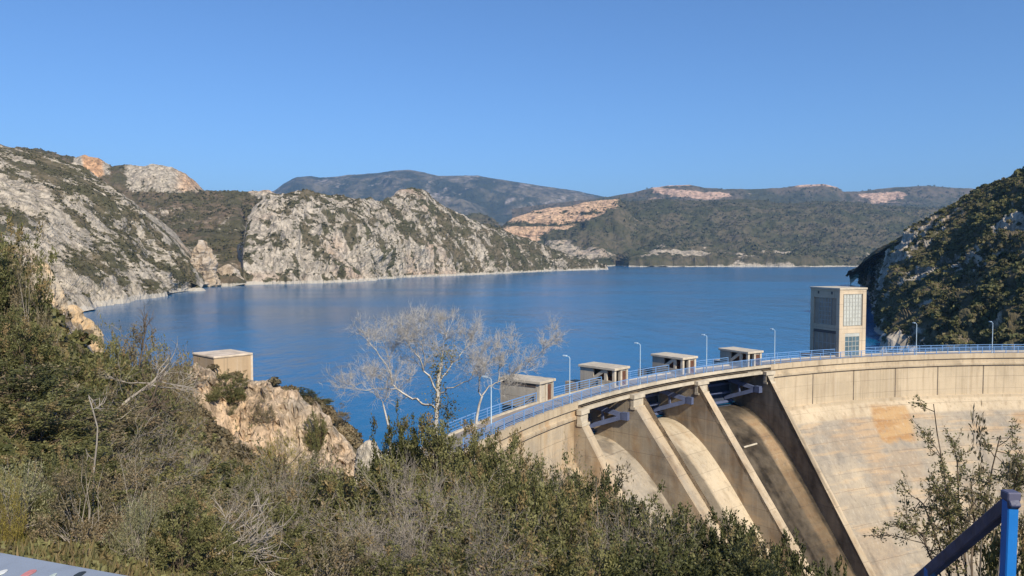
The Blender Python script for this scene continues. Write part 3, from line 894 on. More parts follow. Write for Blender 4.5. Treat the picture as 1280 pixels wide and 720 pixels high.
def stain_right(A, O, Zq, V):
    px, py = proj(V)
    s = np.radians(A) * DR
    nz = fbm(np.stack([s / 6, Zq / 4, 0 * s], -1), 4, 301)
    drip = fbm(np.stack([s / 1.3, Zq / 9, 0 * s], -1), 3, 303)
    grey = sstep(-Zq, 25.1 + 0.0, 25.5) * (0.88 + 0.2 * nz) * (O > 0.5)
    grey = np.where((Zq < -24.9) & (O > 0.5), np.clip(grey + 0.25 * drip * sstep(-Zq, 25, 30), 0, 1), 0)
    lft = 1085 + (py - 508) * 0.33 + 4 * nz; rgt = 1134 + (py - 508) * 0.28 + 5 * drip
    k = sstep(px - lft, -3, 4) * (1 - sstep(px - rgt, -4, 3)) * sstep(py, 504, 510) * (1 - sstep(py + 4 * drip, 549, 554)) * (O > 0.5)
    k2 = sstep(px - (1268 + 5 * nz), -4, 4) * sstep(py, 512, 518) * (1 - sstep(py, 526, 534)) * 0.5 * (O > 0.5)
    och = 0.20 * sstep(nz, 0.15, 0.6) * (Zq < -25)
    damp = 0.35 * sstep(drip, 0.35, 0.8) * (Zq < -23.4) * sstep(-Zq, 23, 40)
    lip = 0.30 * sstep(drip + nz, 0.4, 1.0) * (Zq > -18.2)
    return grey, np.maximum(np.maximum(k, k2), och), np.maximum(damp, lip)
dpart("wall", sweep("wall", PROF, A3 - 0.4, AR, 190, True, stain_right), m_conc)
def stain_left(A, O, Zq, V):
    s = np.radians(A) * DR
    nz = fbm(np.stack([s / 3, Zq / 3, 0 * s], -1), 4, 311)
    drip = fbm(np.stack([s / 0.9, Zq / 8, 0 * s], -1), 3, 313)
    return 0.45 * sstep(nz, -0.1, 0.5) * (Zq < -18.3), 0.5 * sstep(drip, 0.1, 0.6) * (Zq < -17), 0.35 * sstep(drip - nz, 0.3, 0.9) * (Zq < -18.3)
dpart("wall", sweep("wall", PROF, AL, A0 + 0.35, 60, True, stain_left), m_conc)

# deck, kerb, bridge beams
DECK = [(0.0, -16.5), (0.0, -16.95), (-3.78, -16.95), (-3.78, -16.5)]
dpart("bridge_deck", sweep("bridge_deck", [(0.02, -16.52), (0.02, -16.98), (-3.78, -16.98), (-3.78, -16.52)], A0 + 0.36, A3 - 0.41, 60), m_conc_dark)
dpart("roadway", sweep("roadway", [(0.0, -16.5), (0.0, -16.53), (-3.7, -16.53), (-3.7, -16.5)], AL - 0.1, AR + 0.1, 150), m_road)
dpart("bridge_kerb", sweep("bridge_kerb", [(0.40, -16.24), (0.40, -16.62), (0.05, -16.62), (0.05, -16.24)], A0 + 0.36, A3 - 0.41, 60), m_conc_clean)
dpart("bridge_kerb", sweep("bridge_kerb", [(-3.55, -16.34), (-3.55, -16.62), (-3.85, -16.62), (-3.85, -16.34)], AL - 0.1, AR + 0.1, 150), m_conc_clean)
for a, b in ((A0, A1), (A1, A2), (A2, A3)):
    dpart("bridge_beam", sweep("bridge_beam", [(0.36, -17.12), (0.36, -17.52), (0.0, -17.52), (0.0, -17.12)], a - 0.6, b + 0.6, 24), m_conc_clean)
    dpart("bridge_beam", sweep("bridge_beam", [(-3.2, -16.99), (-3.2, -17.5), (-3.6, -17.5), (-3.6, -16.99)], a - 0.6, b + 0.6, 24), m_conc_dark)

# vertical joints in the panel band
for px in (1016, 1067, 1119, 1172, 1229, 1292, 1360):
    a = ang_at(px, 0, -20.5)
    c, n, tg = frame(a)
    mb = MB()
    A_ = [c - n * (0.012) + np.array([0, 0, z]) + tg * s for s, z in ((-.10, -18.26), (.10, -18.26), (.10, -23.05), (-.10, -23.05))]
    B_ = [p + n * 0.2 for p in A_]
    dpart("wall_joint", mb.prism(A_, B_).mesh("wall_joint"), m_conc_dark)

# piers
def extrude(name, out, a, half, stainfn=None, dens=True, shift=0.0):
    c, n, tg = frame(a)
    c = c + tg * shift
    pts = []
    for (o0, z0), (o1, z1) in zip(out, out[1:] + out[:1]):
        pts.append((o0, z0))
    A_ = [c - n * o + np.array([0, 0, z]) - tg * half for o, z in pts]
    B_ = [c - n * o + np.array([0, 0, z]) + tg * half for o, z in pts]
    mb = MB().prism(A_, B_)
    bm = bmesh.new()
    vs = [bm.verts.new(p) for p in mb.v]
    for f in mb.f: bm.faces.new([vs[i] for i in f])
    bmesh.ops.triangulate(bm, faces=[f for f in bm.faces if len(f.verts) > 4])
    for _ in range(5):
        long = [e for e in bm.edges if e.calc_length() > 1.2]
        if not long: break
        bmesh.ops.subdivide_edges(bm, edges=long, cuts=1)
        bmesh.ops.triangulate(bm, faces=[f for f in bm.faces if len(f.verts) > 4])
    bmesh.ops.recalc_face_normals(bm, faces=bm.faces)
    me = bpy.data.meshes.new(name)
    bm.to_mesh(me); bm.free()
    co = np.zeros(len(me.vertices) * 3); me.vertices.foreach_get("co", co); co = co.reshape(-1, 3)
    st = np.zeros((len(co), 4), np.float32); st[:, 3] = 1
    if stainfn is not None:
        oo = -((co - c) @ n); sd = (co - c) @ tg
        r, g, b = stainfn(oo, sd, co[:, 2], co)
        st[:, 0] = np.clip(r, 0, 1); st[:, 1] = np.clip(g, 0, 1); st[:, 2] = np.clip(b, 0, 1)
    at = me.color_attributes.new("stain", 'FLOAT_COLOR', 'POINT')
    at.data.foreach_set("color", st.ravel())
    return me
def pier_out(o1, z1, run, zb=-58):
    return [(-9.8, -16.6), (-3.9, -16.6), (-3.9, -17.12), (0.70, -17.12), (0.70, -18.5), (o1, z1), (o1 + (z1 - zb) * run, zb), (-9.8, zb)]
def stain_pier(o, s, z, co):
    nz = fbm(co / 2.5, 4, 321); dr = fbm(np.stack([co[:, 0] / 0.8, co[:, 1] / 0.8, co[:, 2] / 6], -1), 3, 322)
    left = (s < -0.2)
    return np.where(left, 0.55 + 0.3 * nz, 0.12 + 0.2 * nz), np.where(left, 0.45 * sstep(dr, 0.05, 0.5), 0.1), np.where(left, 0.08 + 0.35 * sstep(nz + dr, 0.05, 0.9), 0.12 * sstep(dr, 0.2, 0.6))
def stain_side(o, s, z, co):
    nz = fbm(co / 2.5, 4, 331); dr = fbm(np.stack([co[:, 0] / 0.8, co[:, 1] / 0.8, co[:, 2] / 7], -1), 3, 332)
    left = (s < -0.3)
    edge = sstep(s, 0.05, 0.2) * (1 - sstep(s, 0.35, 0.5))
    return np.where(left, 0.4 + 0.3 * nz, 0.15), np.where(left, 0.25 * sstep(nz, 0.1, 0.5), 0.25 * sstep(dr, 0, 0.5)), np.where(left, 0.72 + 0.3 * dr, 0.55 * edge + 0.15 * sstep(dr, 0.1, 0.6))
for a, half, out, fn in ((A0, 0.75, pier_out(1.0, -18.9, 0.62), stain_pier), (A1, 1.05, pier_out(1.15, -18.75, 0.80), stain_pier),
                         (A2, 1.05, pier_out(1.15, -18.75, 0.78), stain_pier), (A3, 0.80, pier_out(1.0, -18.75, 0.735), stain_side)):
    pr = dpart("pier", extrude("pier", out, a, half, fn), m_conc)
    c, n, tg = frame(a)
    for z0, z1, o1, hw in ((-17.10, -17.62, 1.02, half + 0.16), (-17.78, -18.62, 0.86, half + 0.06), (-17.62, -17.78, 0.75, half + 0.0), (-18.62, -18.90, 1.10, half + 0.12)):
        mb = MB()
        A_ = [c - n * o + np.array([0, 0, z]) - tg * hw for o, z in ((0.41, z0), (o1, z0), (o1, z1), (0.41, z1))]
        B_ = [p + 2 * tg * hw for p in A_]
        dpart("cap_block", mb.prism(A_, B_).mesh("cap_block"), m_conc_clean, pr)

# spillway chutes
CH = np.array([(-9, -25.2), (-7.2, -23.4), (-5.6, -22.9), (-3.6, -22.92), (-1.9, -23.3), (0, -24.25), (2, -25.6), (4.7, -28.2), (8.4, -32.5), (16, -41.8), (24, -51.5), (29, -57.6)])
tq = np.linspace(0, len(CH) - 1, 110)
def smooth_curve(P_, t):
    x = np.arange(len(P_))
    out = []
    for c in range(P_.shape[1]):
        y = P_[:, c]; m = np.gradient(y)
        i = np.clip(t.astype(int), 0, len(P_) - 2); f = t - i
        out.append((2 * f**3 - 3 * f**2 + 1) * y[i] + (f**3 - 2 * f**2 + f) * m[i] + (-2 * f**3 + 3 * f**2) * y[i + 1] + (f**3 - f**2) * m[i + 1])
    return np.stack(out, -1)
CHS = smooth_curve(CH, tq)
def chute_stain_shade(kind):
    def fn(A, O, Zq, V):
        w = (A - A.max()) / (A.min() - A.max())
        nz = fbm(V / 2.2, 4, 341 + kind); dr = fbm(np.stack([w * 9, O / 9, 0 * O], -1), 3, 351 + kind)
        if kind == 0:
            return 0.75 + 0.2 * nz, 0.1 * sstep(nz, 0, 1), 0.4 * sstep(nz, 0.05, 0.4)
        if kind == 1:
            return 0.10 + 0.1 * nz, 0.25 * sstep(dr, 0.1, 0.7), 0.14 * sstep(nz + dr, 0.1, 0.8) + 0.72 * (1 - sstep(w + 0.02 * nz, 0.58, 0.63)) * sstep(O, -0.5, 2.5)  # dark left band is the pier's shadow painted in, over light weathering
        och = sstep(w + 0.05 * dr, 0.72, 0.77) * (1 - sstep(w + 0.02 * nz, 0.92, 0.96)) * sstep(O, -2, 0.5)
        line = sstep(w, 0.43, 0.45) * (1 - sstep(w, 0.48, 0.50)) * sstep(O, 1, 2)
        return 0.55 + 0 * w, 0.62 * och + 0.10 * sstep(nz, 0, 0.6), np.clip(0.90 + 0.15 * nz - 0.62 * och + 0.4 * line + 0.40 * och * sstep(O, 3, 11) + 0.3 * sstep(w, 0.93, 0.97), 0, 1)  # dark floor is shade put into the colour; the ochre strip is stain
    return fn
m_shaded_chute = mat_concrete("stained_shaded_concrete", (0.36, 0.27, 0.17), 0.7, ((0.024, 0.019, 0.014), (0.062, 0.049, 0.036)))  # near-black tones carry the painted shadow of the right-hand bay
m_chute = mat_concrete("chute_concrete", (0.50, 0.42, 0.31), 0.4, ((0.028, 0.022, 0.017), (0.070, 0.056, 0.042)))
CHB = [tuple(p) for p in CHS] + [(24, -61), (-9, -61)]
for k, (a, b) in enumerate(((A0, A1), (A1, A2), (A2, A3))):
    dpart("spillway_chute", sweep("spillway_chute", CHB, a - 0.42, b + 0.42, 40, True, chute_stain_shade(k), smooth=True), m_chute if k < 2 else m_shaded_chute)
# a pale pipe laid over the stained chute
c, n, tg = frame((A2 + A3) / 2)
mb = MB().tube([c - n * 3.4 + tg * (-1.4) + np.array([0, 0, -26.6]), c - n * 3.4 + tg * 1.4 + np.array([0, 0, -26.5])], [0.13, 0.13], 8)
dpart("drain_pipe", mb.mesh("drain_pipe"), m_conc_clean)

# radial gates with arms
for (a, b) in ((A0, A1), (A1, A2), (A2, A3)):
    am = (a + b) / 2
    c, n, tg = frame(am)
    half = math.radians(a - b) / 2 * (DR + 3) - 1.15
    th = np.radians(np.linspace(-34, 26, 14))
    oz = [(0.0 - 5.6 * math.cos(q), -19.8 + 5.6 * math.sin(q)) for q in th]
    oz2 = [(0.0 - 5.85 * math.cos(q), -19.8 + 5.85 * math.sin(q)) for q in th]
    out = oz + oz2[::-1]
    A_ = [c - n * o + np.array([0, 0, z]) - tg * half for o, z in out]
    B_ = [p + 2 * half * tg for p in A_]
    gate = dpart("sluice_gate", MB().prism(A_, B_).mesh("sluice_gate"), m_gate)
    for q in np.radians((-26, -12, 2, 16)):
        p0 = c - n * (-5.45 * math.cos(q)) + np.array([0, 0, -19.8 + 5.45 * math.sin(q)])
        dpart("stiffener", MB().bar(p0 - tg * half, p0 + tg * half, 0.28, 0.34).mesh("stiffener"), m_arm, gate)
    for s in (-1, 1):
        tr = c + tg * (s * (half - 0.25)) + np.array([0, 0, -19.8]) - n * (-0.15)
        mb = MB()
        for q in np.radians((-20, 12)):
            e = c - n * (-5.5 * math.cos(q)) + tg * (s * (half - 1.5)) + np.array([0, 0, -19.8 + 5.5 * math.sin(q)])
            mb.bar(tr, e, 0.40, 0.55)
        mid = [tr * 0.45 + (c - n * (-5.5 * math.cos(q)) + tg * (s * (half - 1.5)) + np.array([0, 0, -19.8 + 5.5 * math.sin(q)])) * 0.55 for q in np.radians((-20, 12))]
        mb.bar(mid[0], mid[1], 0.25)
        dpart("gate_arm", mb.mesh("gate_arm"), m_arm, gate)
        dpart("trunnion", MB().bar(tr - n * 0.5, tr + n * 0.35, 0.75, 0.95).mesh("trunnion"), m_arm, gate)

# ------------------------------------------------------------------ railings on the crest
def railing(o_off, a0, a1, zb, label, step=2.0, skips=(), bars=4, h=1.02):
    root = empty("railing", tuple(pol((a0 + a1) / 2, o_off, zb)))
    tag(root, label, "railing")
    L = abs(math.radians(a0 - a1)) * DR
    n = max(3, int(L / step))
    loc = Vector(root.location)
    pm = MB().box(-0.045, 0.045, -0.045, 0.045, 0, h + 0.03).mesh("post", 0.008)
    aa = np.linspace(a0, a1, n)
    for a in aa:
        q = link("post", pm, m_rail, root)
        q.location = Vector(tuple(pol(a, o_off, zb))) - loc
        q.rotation_euler = (0, 0, math.radians(a))
    for k in range(bars):
        z = h - k * (h - 0.18) / (bars - 1)
        w = 0.04 if k == 0 else 0.02
        me = sweep("handrail" if k == 0 else "rail_bar", [(o_off + w, zb + z + w), (o_off + w, zb + z - w), (o_off - w, zb + z - w), (o_off - w, zb + z + w)], a0, a1, n * 2)
        me.transform(__import__("mathutils").Matrix.Translation(-loc))
        link("handrail" if k == 0 else "rail_bar", me, m_rail, root)
railing(0.22, AL - 1, A3 - 0.5, -16.24, "blue metal railing along the edge above the spillway piers", bars=6)
railing(0.22, A3 - 0.5, AR + 0.5, -16.24, "blue metal railing on the curved crest above the pale concrete panels", bars=4)

# gatehouse corners: front right corner seen at these pixels
def local_frame(px, py):
    p = Pz(px, py, DECK_Z)
    a = math.degrees(math.atan2(p[1] - DC[1], p[0] - DC[0]))
    return p, a, math.atan2(-math.cos(math.radians(a)), math.sin(math.radians(a)))
m_gh = mat_concrete("gatehouse_concrete", (0.42, 0.375, 0.31), 0.35)
m_ghp = mat_plain("gatehouse_pale", (0.50, 0.44, 0.355), 0.9, 0.15, 0.15, 1.5)
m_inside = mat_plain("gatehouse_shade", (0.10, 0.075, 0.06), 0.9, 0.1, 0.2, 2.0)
m_rust = mat_plain("hoist_rust", (0.20, 0.085, 0.05), 0.8, 0.2, 0.3, 3.0)
m_door = mat_plain("brown_door", (0.13, 0.06, 0.04), 0.7, 0.2, 0.2, 3.0)

def gatehouse(px, py, label, closed, W=2.9, L=5.4, H=2.2):
    p, a, rz = local_frame(px, py)
    root = empty("gatehouse", (p[0], p[1], DECK_Z - 0.1), rz)
    tag(root, label, "gatehouse", "hoist gatehouses on the spillway crest")
    MB().box(-W, 0, 0, L, -0.6, 0.16).build("plinth", m_gh, root)
    MB().box(-W - 0.2, 0.18, -0.2, L + 0.2, H, H + 0.30).build("roof", m_ghp, root, bevel=0.03)
    for x0 in (-W, -W * 0.5 - 0.18, -0.36):
        MB().box(x0, x0 + 0.36, 0.0, 0.36, 0.16, H).build("column", m_ghp, root)
    MB().box(-0.28, 0.0, 0.36, L - 0.25, 0.16, H).build("wall", m_gh, root)
    MB().box(-W, 0.0, L - 0.25, L, 0.16, H - 0.004).build("wall", m_gh, root)
    MB().box(-W * 0.5 + 0.18, -0.36, 0.14, 0.22, 0.16, H - 0.25).build("door", m_door, root)
    MB().box(-W * 0.5 + 0.18, -0.36, 0.10, 0.28, H - 0.25, H).build("lintel", m_ghp, root)
    if closed:
        MB().box(-W, -W + 0.25, 0.36, L - 0.25, 0.16, H - 0.004).build("wall", m_gh, root)
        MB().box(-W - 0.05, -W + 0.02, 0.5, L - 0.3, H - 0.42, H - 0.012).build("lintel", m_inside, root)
        MB().box(-W + 0.36, -W * 0.5 - 0.18, 0.12, 0.30, 0.16, H - 0.004).build("wall", m_gh, root)
    else:
        MB().box(-W, -W + 0.25, L - 2.1, L - 0.25, 0.16, H - 0.004).build("wall", m_gh, root)
        MB().box(-W, -W + 0.25, 0.36, L - 2.1, 0.16, 0.85).build("wall", m_gh, root)
        MB().box(-W, -W + 0.25, 1.2, 1.6, 0.85, H - 0.004).build("column", m_ghp, root)
        MB().bar((-W + 0.12, L - 2.1, 0.9), (-W + 0.12, 1.6, H - 0.1), 0.22, 0.4).build("brace", m_ghp, root)
        hm = MB().box(-W + 0.8, -0.6, 2.0, 3.6, 0.16, 1.0)
        hm.tube([(-W + 0.7, 2.8, 1.25), (-0.5, 2.8, 1.25)], [0.42, 0.42], 12)
        hm.build("hoist_drum", m_rust, root)
    return root
gatehouse(692, 499, "closed beige gatehouse partly behind the bare tree, with three pale columns", True)
gatehouse(785, 481, "open gatehouse with a wide roof nearest the closed gatehouse", False)
gatehouse(870, 466.5, "open gatehouse third along the crest from the bare tree", False)
gatehouse(952, 458.5, "open gatehouse nearest the square intake tower", False)

# upstream railings run between the gatehouses and the tower
edges = [AL - 1]
for px, py in ((692, 499), (785, 481), (870, 466.5), (952, 458.5)):
    p, a, rz = local_frame(px, py)
    wa = math.degrees(2.9 / DR)
    edges += [a + wa + 0.1, a - 0.1]
ptw, atw, rztw = local_frame(1048.5, 446.2)
TW_W, TW_L, TW_H = 5.5, 6.6, 11.1
edges += [atw + 0.05, atw - math.degrees(TW_W / DR) - 0.1, AR + 0.5]
labs = ["blue upstream railing at the road end behind the bare tree", "blue upstream railing between the closed gatehouse and the first open one", "blue upstream railing between the two middle open gatehouses",
        "blue upstream railing ending at the open gatehouse closest to the tower", "blue upstream railing between the last gatehouse and the intake tower", "blue upstream railing from the intake tower towards the dark hill"]
for k in range(6):
    railing(-3.70, edges[2 * k], edges[2 * k + 1], -16.34, labs[k], bars=4)

# ------------------------------------------------------------------ intake tower
m_tw = mat_concrete("tower_concrete", (0.56, 0.455, 0.335), 0.25)
m_tp = mat_plain("tower_panel", (0.36, 0.29, 0.225), 0.9, 0.15, 0.15, 1.0)
m_glassblock = mat_plain("pale_louvre", (0.46, 0.47, 0.44), 0.5, 0.4, 0.12, 2.0)
m_glass = mat_plain("blue_grey_glass", (0.10, 0.16, 0.20), 0.15, 0.5, 0.3, 1.0)
m_mull = mat_plain("mullion_paint", (0.40, 0.40, 0.37), 0.6, 0.3, 0.1, 2.0)
m_band = mat_plain("dark_band", (0.10, 0.085, 0.08), 0.7, 0.2, 0.2, 2.0)
tw = empty("intake_tower", (ptw[0], ptw[1], DECK_Z), rztw)
tag(tw, "square beige intake tower with a tall gridded window beside the dark hill", "tower")
W, L, H = TW_W, TW_L, TW_H
MB().box(0.25, W - 0.25, 0.25, L - 0.25, -48, H - 0.3).build("core", m_tp, tw)
for x0, x1, y0, y1 in ((0, 0.75, 0, 0.75), (W - 0.75, W, 0, 0.75), (0, 0.75, L - 0.75, L), (W - 0.75, W, L - 0.75, L)):
    MB().box(x0, x1, y0, y1, -2, H - 0.3).build("corner_pillar", m_tw, tw, bevel=0.03)
MB().box(-0.12, W + 0.12, -0.12, L + 0.12, H - 0.3, H).build("roof", m_ghp, tw, bevel=0.03)
MB().box(0.76, W - 0.76, 0.03, 0.30, H - 1.0, H - 0.31).build("front_beam", m_tw, tw)
MB().box(0.76, W - 0.76, 0.03, 0.30, 3.75, 4.9).build("front_beam", m_tw, tw)
MB().box(0.76, 1.25, 0.06, 0.30, -0.2, 3.74).build("front_beam", m_tw, tw)
MB().box(W - 1.25, W - 0.76, 0.06, 0.30, -0.2, 3.74).build("front_beam", m_tw, tw)
MB().box(0.03, 0.30, 0.76, L - 0.76, H - 1.7, H - 0.31).build("side_beam", m_tw, tw)
MB().box(0.03, 0.30, 0.76, L - 0.76, 4.1, 5.0).build("side_beam", m_tw, tw)
MB().box(0.05, 0.30, 0.76, L - 0.76, 3.62, 4.09).build("side_band", m_band, tw)
for y in (1.6, L - 2.0):
    MB().box(0.0, 0.1, y, y + 0.35, H - 1.1, H - 0.65).build("vent", m_band, tw)
# windows: front upper, front lower, side upper, side lower
def window(o, x0, x1, z0, z1, nx, nz, pane, side=False, depth=0.14):
    def bx(mb, a, b, c, d, e, f):
        return mb.box(c, d, a, b, e, f) if side else mb.box(a, b, c, d, e, f)
    fr = bx(MB(), x0, x1, depth, depth + 0.1, z0, z1).build("window", pane, o)
    m = MB()
    for k in range(nx + 1):
        x = x0 + (x1 - x0) * k / nx
        bx(m, x - 0.045, x + 0.045, depth - 0.06, depth - 0.003, z0, z1)
    m.build("mullion", m_mull, fr)
    m = MB()
    for k in range(nz + 1):
        z = z0 + (z1 - z0) * k / nz
        bx(m, x0, x1, depth - 0.04, depth - 0.005, z - 0.04, z + 0.04)
    m.build("glazing_bar", m_mull, fr)
window(tw, 0.95, W - 0.95, 5.0, H - 1.05, 6, 8, m_glassblock)
window(tw, 1.27, W - 1.27, 0.05, 3.2, 4, 4, m_glass)
MB().box(1.26, W - 1.26, 0.08, 0.25, 3.21, 3.74).build("canopy_beam", m_glassblock, tw)
window(tw, 2.0, L - 1.9, 5.05, H - 1.75, 4, 6, m_tp, True, 0.18)
window(tw, 1.0, L - 1.0, 0.4, 3.6, 5, 2, m_tp, True, 0.2)
pf = MB().box(-3.0, 0.24, 2.2, 5.6, -0.35, 0.05)
pf.build("platform", m_band, tw)
MB().box(-3.05, 0.2, 2.15, 2.25, 0.05, 0.5).build("platform_rail", m_gate, tw)

# ------------------------------------------------------------------ lamp posts along the crest
def lamp_post(px, label, o_off=-0.28, h=5.15):
    a = ang_at(px, o_off, DECK_Z)
    p = pol(a, o_off, DECK_Z)
    root = empty("lamp_post", tuple(p), math.radians(a))
    tag(root, label, "lamp post", "lamp posts along the dam crest")
    MB().tube([(0, 0, 0), (0, 0, 0.5), (0, 0, 0.52), (0, 0, h)], [0.11, 0.10, 0.07, 0.045], 10).build("pole", m_lamp, root, smooth=False)
    MB().tube([(0, 0, h - 0.02), (0.12, 0, h + 0.14), (0.45, 0, h + 0.2)], [0.04, 0.035, 0.03], 8).build("arm", m_lamp, root)
    MB().box(0.36, 0.86, -0.12, 0.12, h + 0.12, h + 0.28).build("lamp_head", m_lamp, root, bevel=0.03)
for px, lab in ((614, "pale blue lamp post seen through the branches of the bare tree"), (712, "pale blue lamp post between the closed gatehouse and the first open gatehouse"),
                (800, "pale blue lamp post between the first two open gatehouses"), (883, "pale blue lamp post between the last two open gatehouses"),
                (968, "pale blue lamp post between the last gatehouse and the intake tower"), (1145, "pale blue lamp post on the crest just past the intake tower, before the dark hill"),
                (1240, "pale blue lamp post on the crest farthest from the tower, before the dark hill")):
    lamp_post(px, lab)

# ------------------------------------------------------------------ concrete hut on the near ridge
hp = P(268, 477, 58.5)
hut = empty("concrete_hut", (hp[0], hp[1], hp[2] - 0.3), math.radians(47))
tag(hut, "small flat roofed concrete hut on the bushy ridge above the water", "hut")
m_hut = mat_concrete("hut_concrete", (0.52, 0.385, 0.25), 0.5)
m_hutroof = mat_plain("hut_roof", (0.55, 0.46, 0.37), 0.9, 0.15, 0.25, 1.5)
MB().box(0, 3.15, 0, 3.6, -1.5, 2.05).build("wall", m_hut, hut, bevel=0.04)
MB().box(-0.05, 3.20, -0.05, 3.65, 2.053, 2.22).build("roof", m_hutroof, hut, bevel=0.04)
MB().box(3.0, 3.18, -0.03, 0.2, -1.5, 2.04).build("corner_pillar", m_hutroof, hut)

# ------------------------------------------------------------------ vegetation builders
def seg_mesh(name, segs, sides=3):
    """segs: list of (p0, p1, r0, r1) -> one mesh of tapered twigs"""
    a = np.array([s[0] for s in segs], float); b = np.array([s[1] for s in segs], float)
    r0 = np.array([s[2] for s in segs]); r1 = np.array([s[3] for s in segs])
    d = b - a
    d /= np.linalg.norm(d, axis=1, keepdims=True) + 1e-9
    ref = np.where(np.abs(d[:, 2:3]) > 0.9, np.array([[1.0, 0, 0]]), np.array([[0, 0, 1.0]]))
    s = np.cross(d, ref); s /= np.linalg.norm(s, axis=1, keepdims=True) + 1e-9
    u = np.cross(s, d)
    ang = np.arange(sides) * 2 * np.pi / sides
    ring = s[:, None] * np.cos(ang)[None, :, None] + u[:, None] * np.sin(ang)[None, :, None]
    V = np.concatenate([a[:, None] + ring * r0[:, None, None], b[:, None] + ring * r1[:, None, None]], 1)
    base = (np.arange(len(a)) * 2 * sides)[:, None]
    F = np.stack([np.stack([base[:, 0] + k, base[:, 0] + (k + 1) % sides, base[:, 0] + sides + (k + 1) % sides, base[:, 0] + sides + k], -1) for k in range(sides)], 1).reshape(-1, 4)
    return mesh_np(name, V.reshape(-1, 3), F, smooth=True)

def unit(v):
    return v / (np.linalg.norm(v) + 1e-9)

def grow(R, segs, tips, p, d, length, r, depth, nseg=4, wob=0.25, up=0.12, kids=(3, 5), spread=0.75, shrink=0.62, tmin=0.3):
    """recursive twig growth"""
    pts = [p]
    step = length / nseg
    rr = r
    for k in range(nseg):
        d = unit(d + R.normal(0, wob, 3) + np.array([0, 0, up]))
        q = p + d * step
        r2 = r * (1 - (k + 1) / nseg * 0.55)
        segs.append((p, q, rr, r2))
        p, rr = q, r2
        pts.append(q)
    tips.append((p, d))
    if depth > 0:
        for _ in range(R.integers(kids[0], kids[1] + 1)):
            t = R.uniform(tmin, 1.0) * nseg
            i = min(int(t), nseg - 1); f = t - i
            o = pts[i] * (1 - f) + pts[i + 1] * f
            dd = unit(unit(pts[i + 1] - pts[i]) + R.normal(0, spread, 3))
            grow(R, segs, tips, o, dd, length * shrink * R.uniform(0.7, 1.25), max(r * (1 - 0.5 * t / nseg) * 0.55, 0.0035), depth - 1, max(2, nseg - 1), wob, up, kids, spread, shrink, tmin)

def leaf_quads(R, c, ax, L, W, tint, dry):
    """c, ax (n,3); rhombic leaves"""
    n = len(c)
    ax = ax / (np.linalg.norm(ax, axis=1, keepdims=True) + 1e-9)
    s = np.cross(ax, R.normal(size=(n, 3))); s /= np.linalg.norm(s, axis=1, keepdims=True) + 1e-9
    k = R.uniform(0.65, 1.3, (n, 1))
    m = c + ax * L * k * 0.55
    V = np.stack([c, m + s * W * k * 0.5, c + ax * L * k, m - s * W * k * 0.5], 1).reshape(-1, 3)
    T = np.zeros((n, 4, 4), np.float32)
    T[..., 0] = np.clip(tint, 0, 1)[:, None]; T[..., 1] = np.clip(dry, 0, 1)[:, None]; T[..., 3] = 1
    return V, T.reshape(-1, 4)

def leafy_shrub(name, seed, rad=1.2, h=1.9, tips=230, per=34, leaf=(0.055, 0.02), sprig=0.26, upness=0.5, stems=70, gap=-0.15, dryp=0.1, lump=0.45, fol=None, stm=None):
    R = np.random.default_rng(seed)
    d = R.normal(size=(tips * 4, 3)); d[:, 2] = np.abs(d[:, 2]) * 0.95 - 0.12
    d /= np.linalg.norm(d, axis=1, keepdims=True)
    rr = (0.35 + 0.65 * R.random(len(d)) ** 0.45) * (1 + lump * fbm(d * 1.3 + seed, 3, seed))
    p = d * rr[:, None] * np.array([rad, rad, h * 0.92]) + np.array([0, 0, h * 0.08])
    keep = (fbm(p * 1.5 + seed, 3, seed + 2) > gap) & (p[:, 2] > 0.02)
    p = p[keep][:tips]; d = d[keep][:tips]
    ct = R.normal(0.45, 0.2, len(p)); cd = (R.random(len(p)) < dryp) * R.uniform(0.4, 1.0, len(p))
    ax = d * 0.7 + R.normal(0, 0.35, d.shape) + np.array([0, 0, upness])
    ax /= np.linalg.norm(ax, axis=1, keepdims=True)
    t = R.random((len(p), per))
    c = p[:, None] + ax[:, None] * ((t - 0.6) * sprig)[..., None] + R.normal(0, sprig * 0.16, (len(p), per, 3))
    la = ax[:, None] * 0.7 + R.normal(0, 0.65, c.shape)
    tint = (ct[:, None] + R.normal(0, 0.16, (len(p), per)) + 0.12 * t).ravel()
    dry = (cd[:, None] + R.normal(0, 0.06, (len(p), per))).ravel()
    V, T = leaf_quads(R, c.reshape(-1, 3), la.reshape(-1, 3), leaf[0], leaf[1], tint, dry)
    fm = mesh_np("foliage", V, np.arange(len(V)).reshape(-1, 4), {"tint": T})
    fm.materials.append(fol)
    segs = []
    for q, a in list(zip(p, ax))[:: max(1, len(p) // stems)]:
        b = np.array([R.normal(0, 0.12), R.normal(0, 0.12), -0.1])
        m1 = b + (q - b) * 0.4 + R.normal(0, 0.10, 3) + np.array([0, 0, 0.1]); m2 = b + (q - b) * 0.75 + R.normal(0, 0.07, 3)
        segs += [(b, m1, 0.022, 0.014), (m1, m2, 0.014, 0.008), (m2, q, 0.008, 0.004), (q, q + a * sprig * 0.6, 0.004, 0.002)]
    sm = seg_mesh("stem", segs)
    sm.materials.append(stm)
    return fm, sm, rad, h

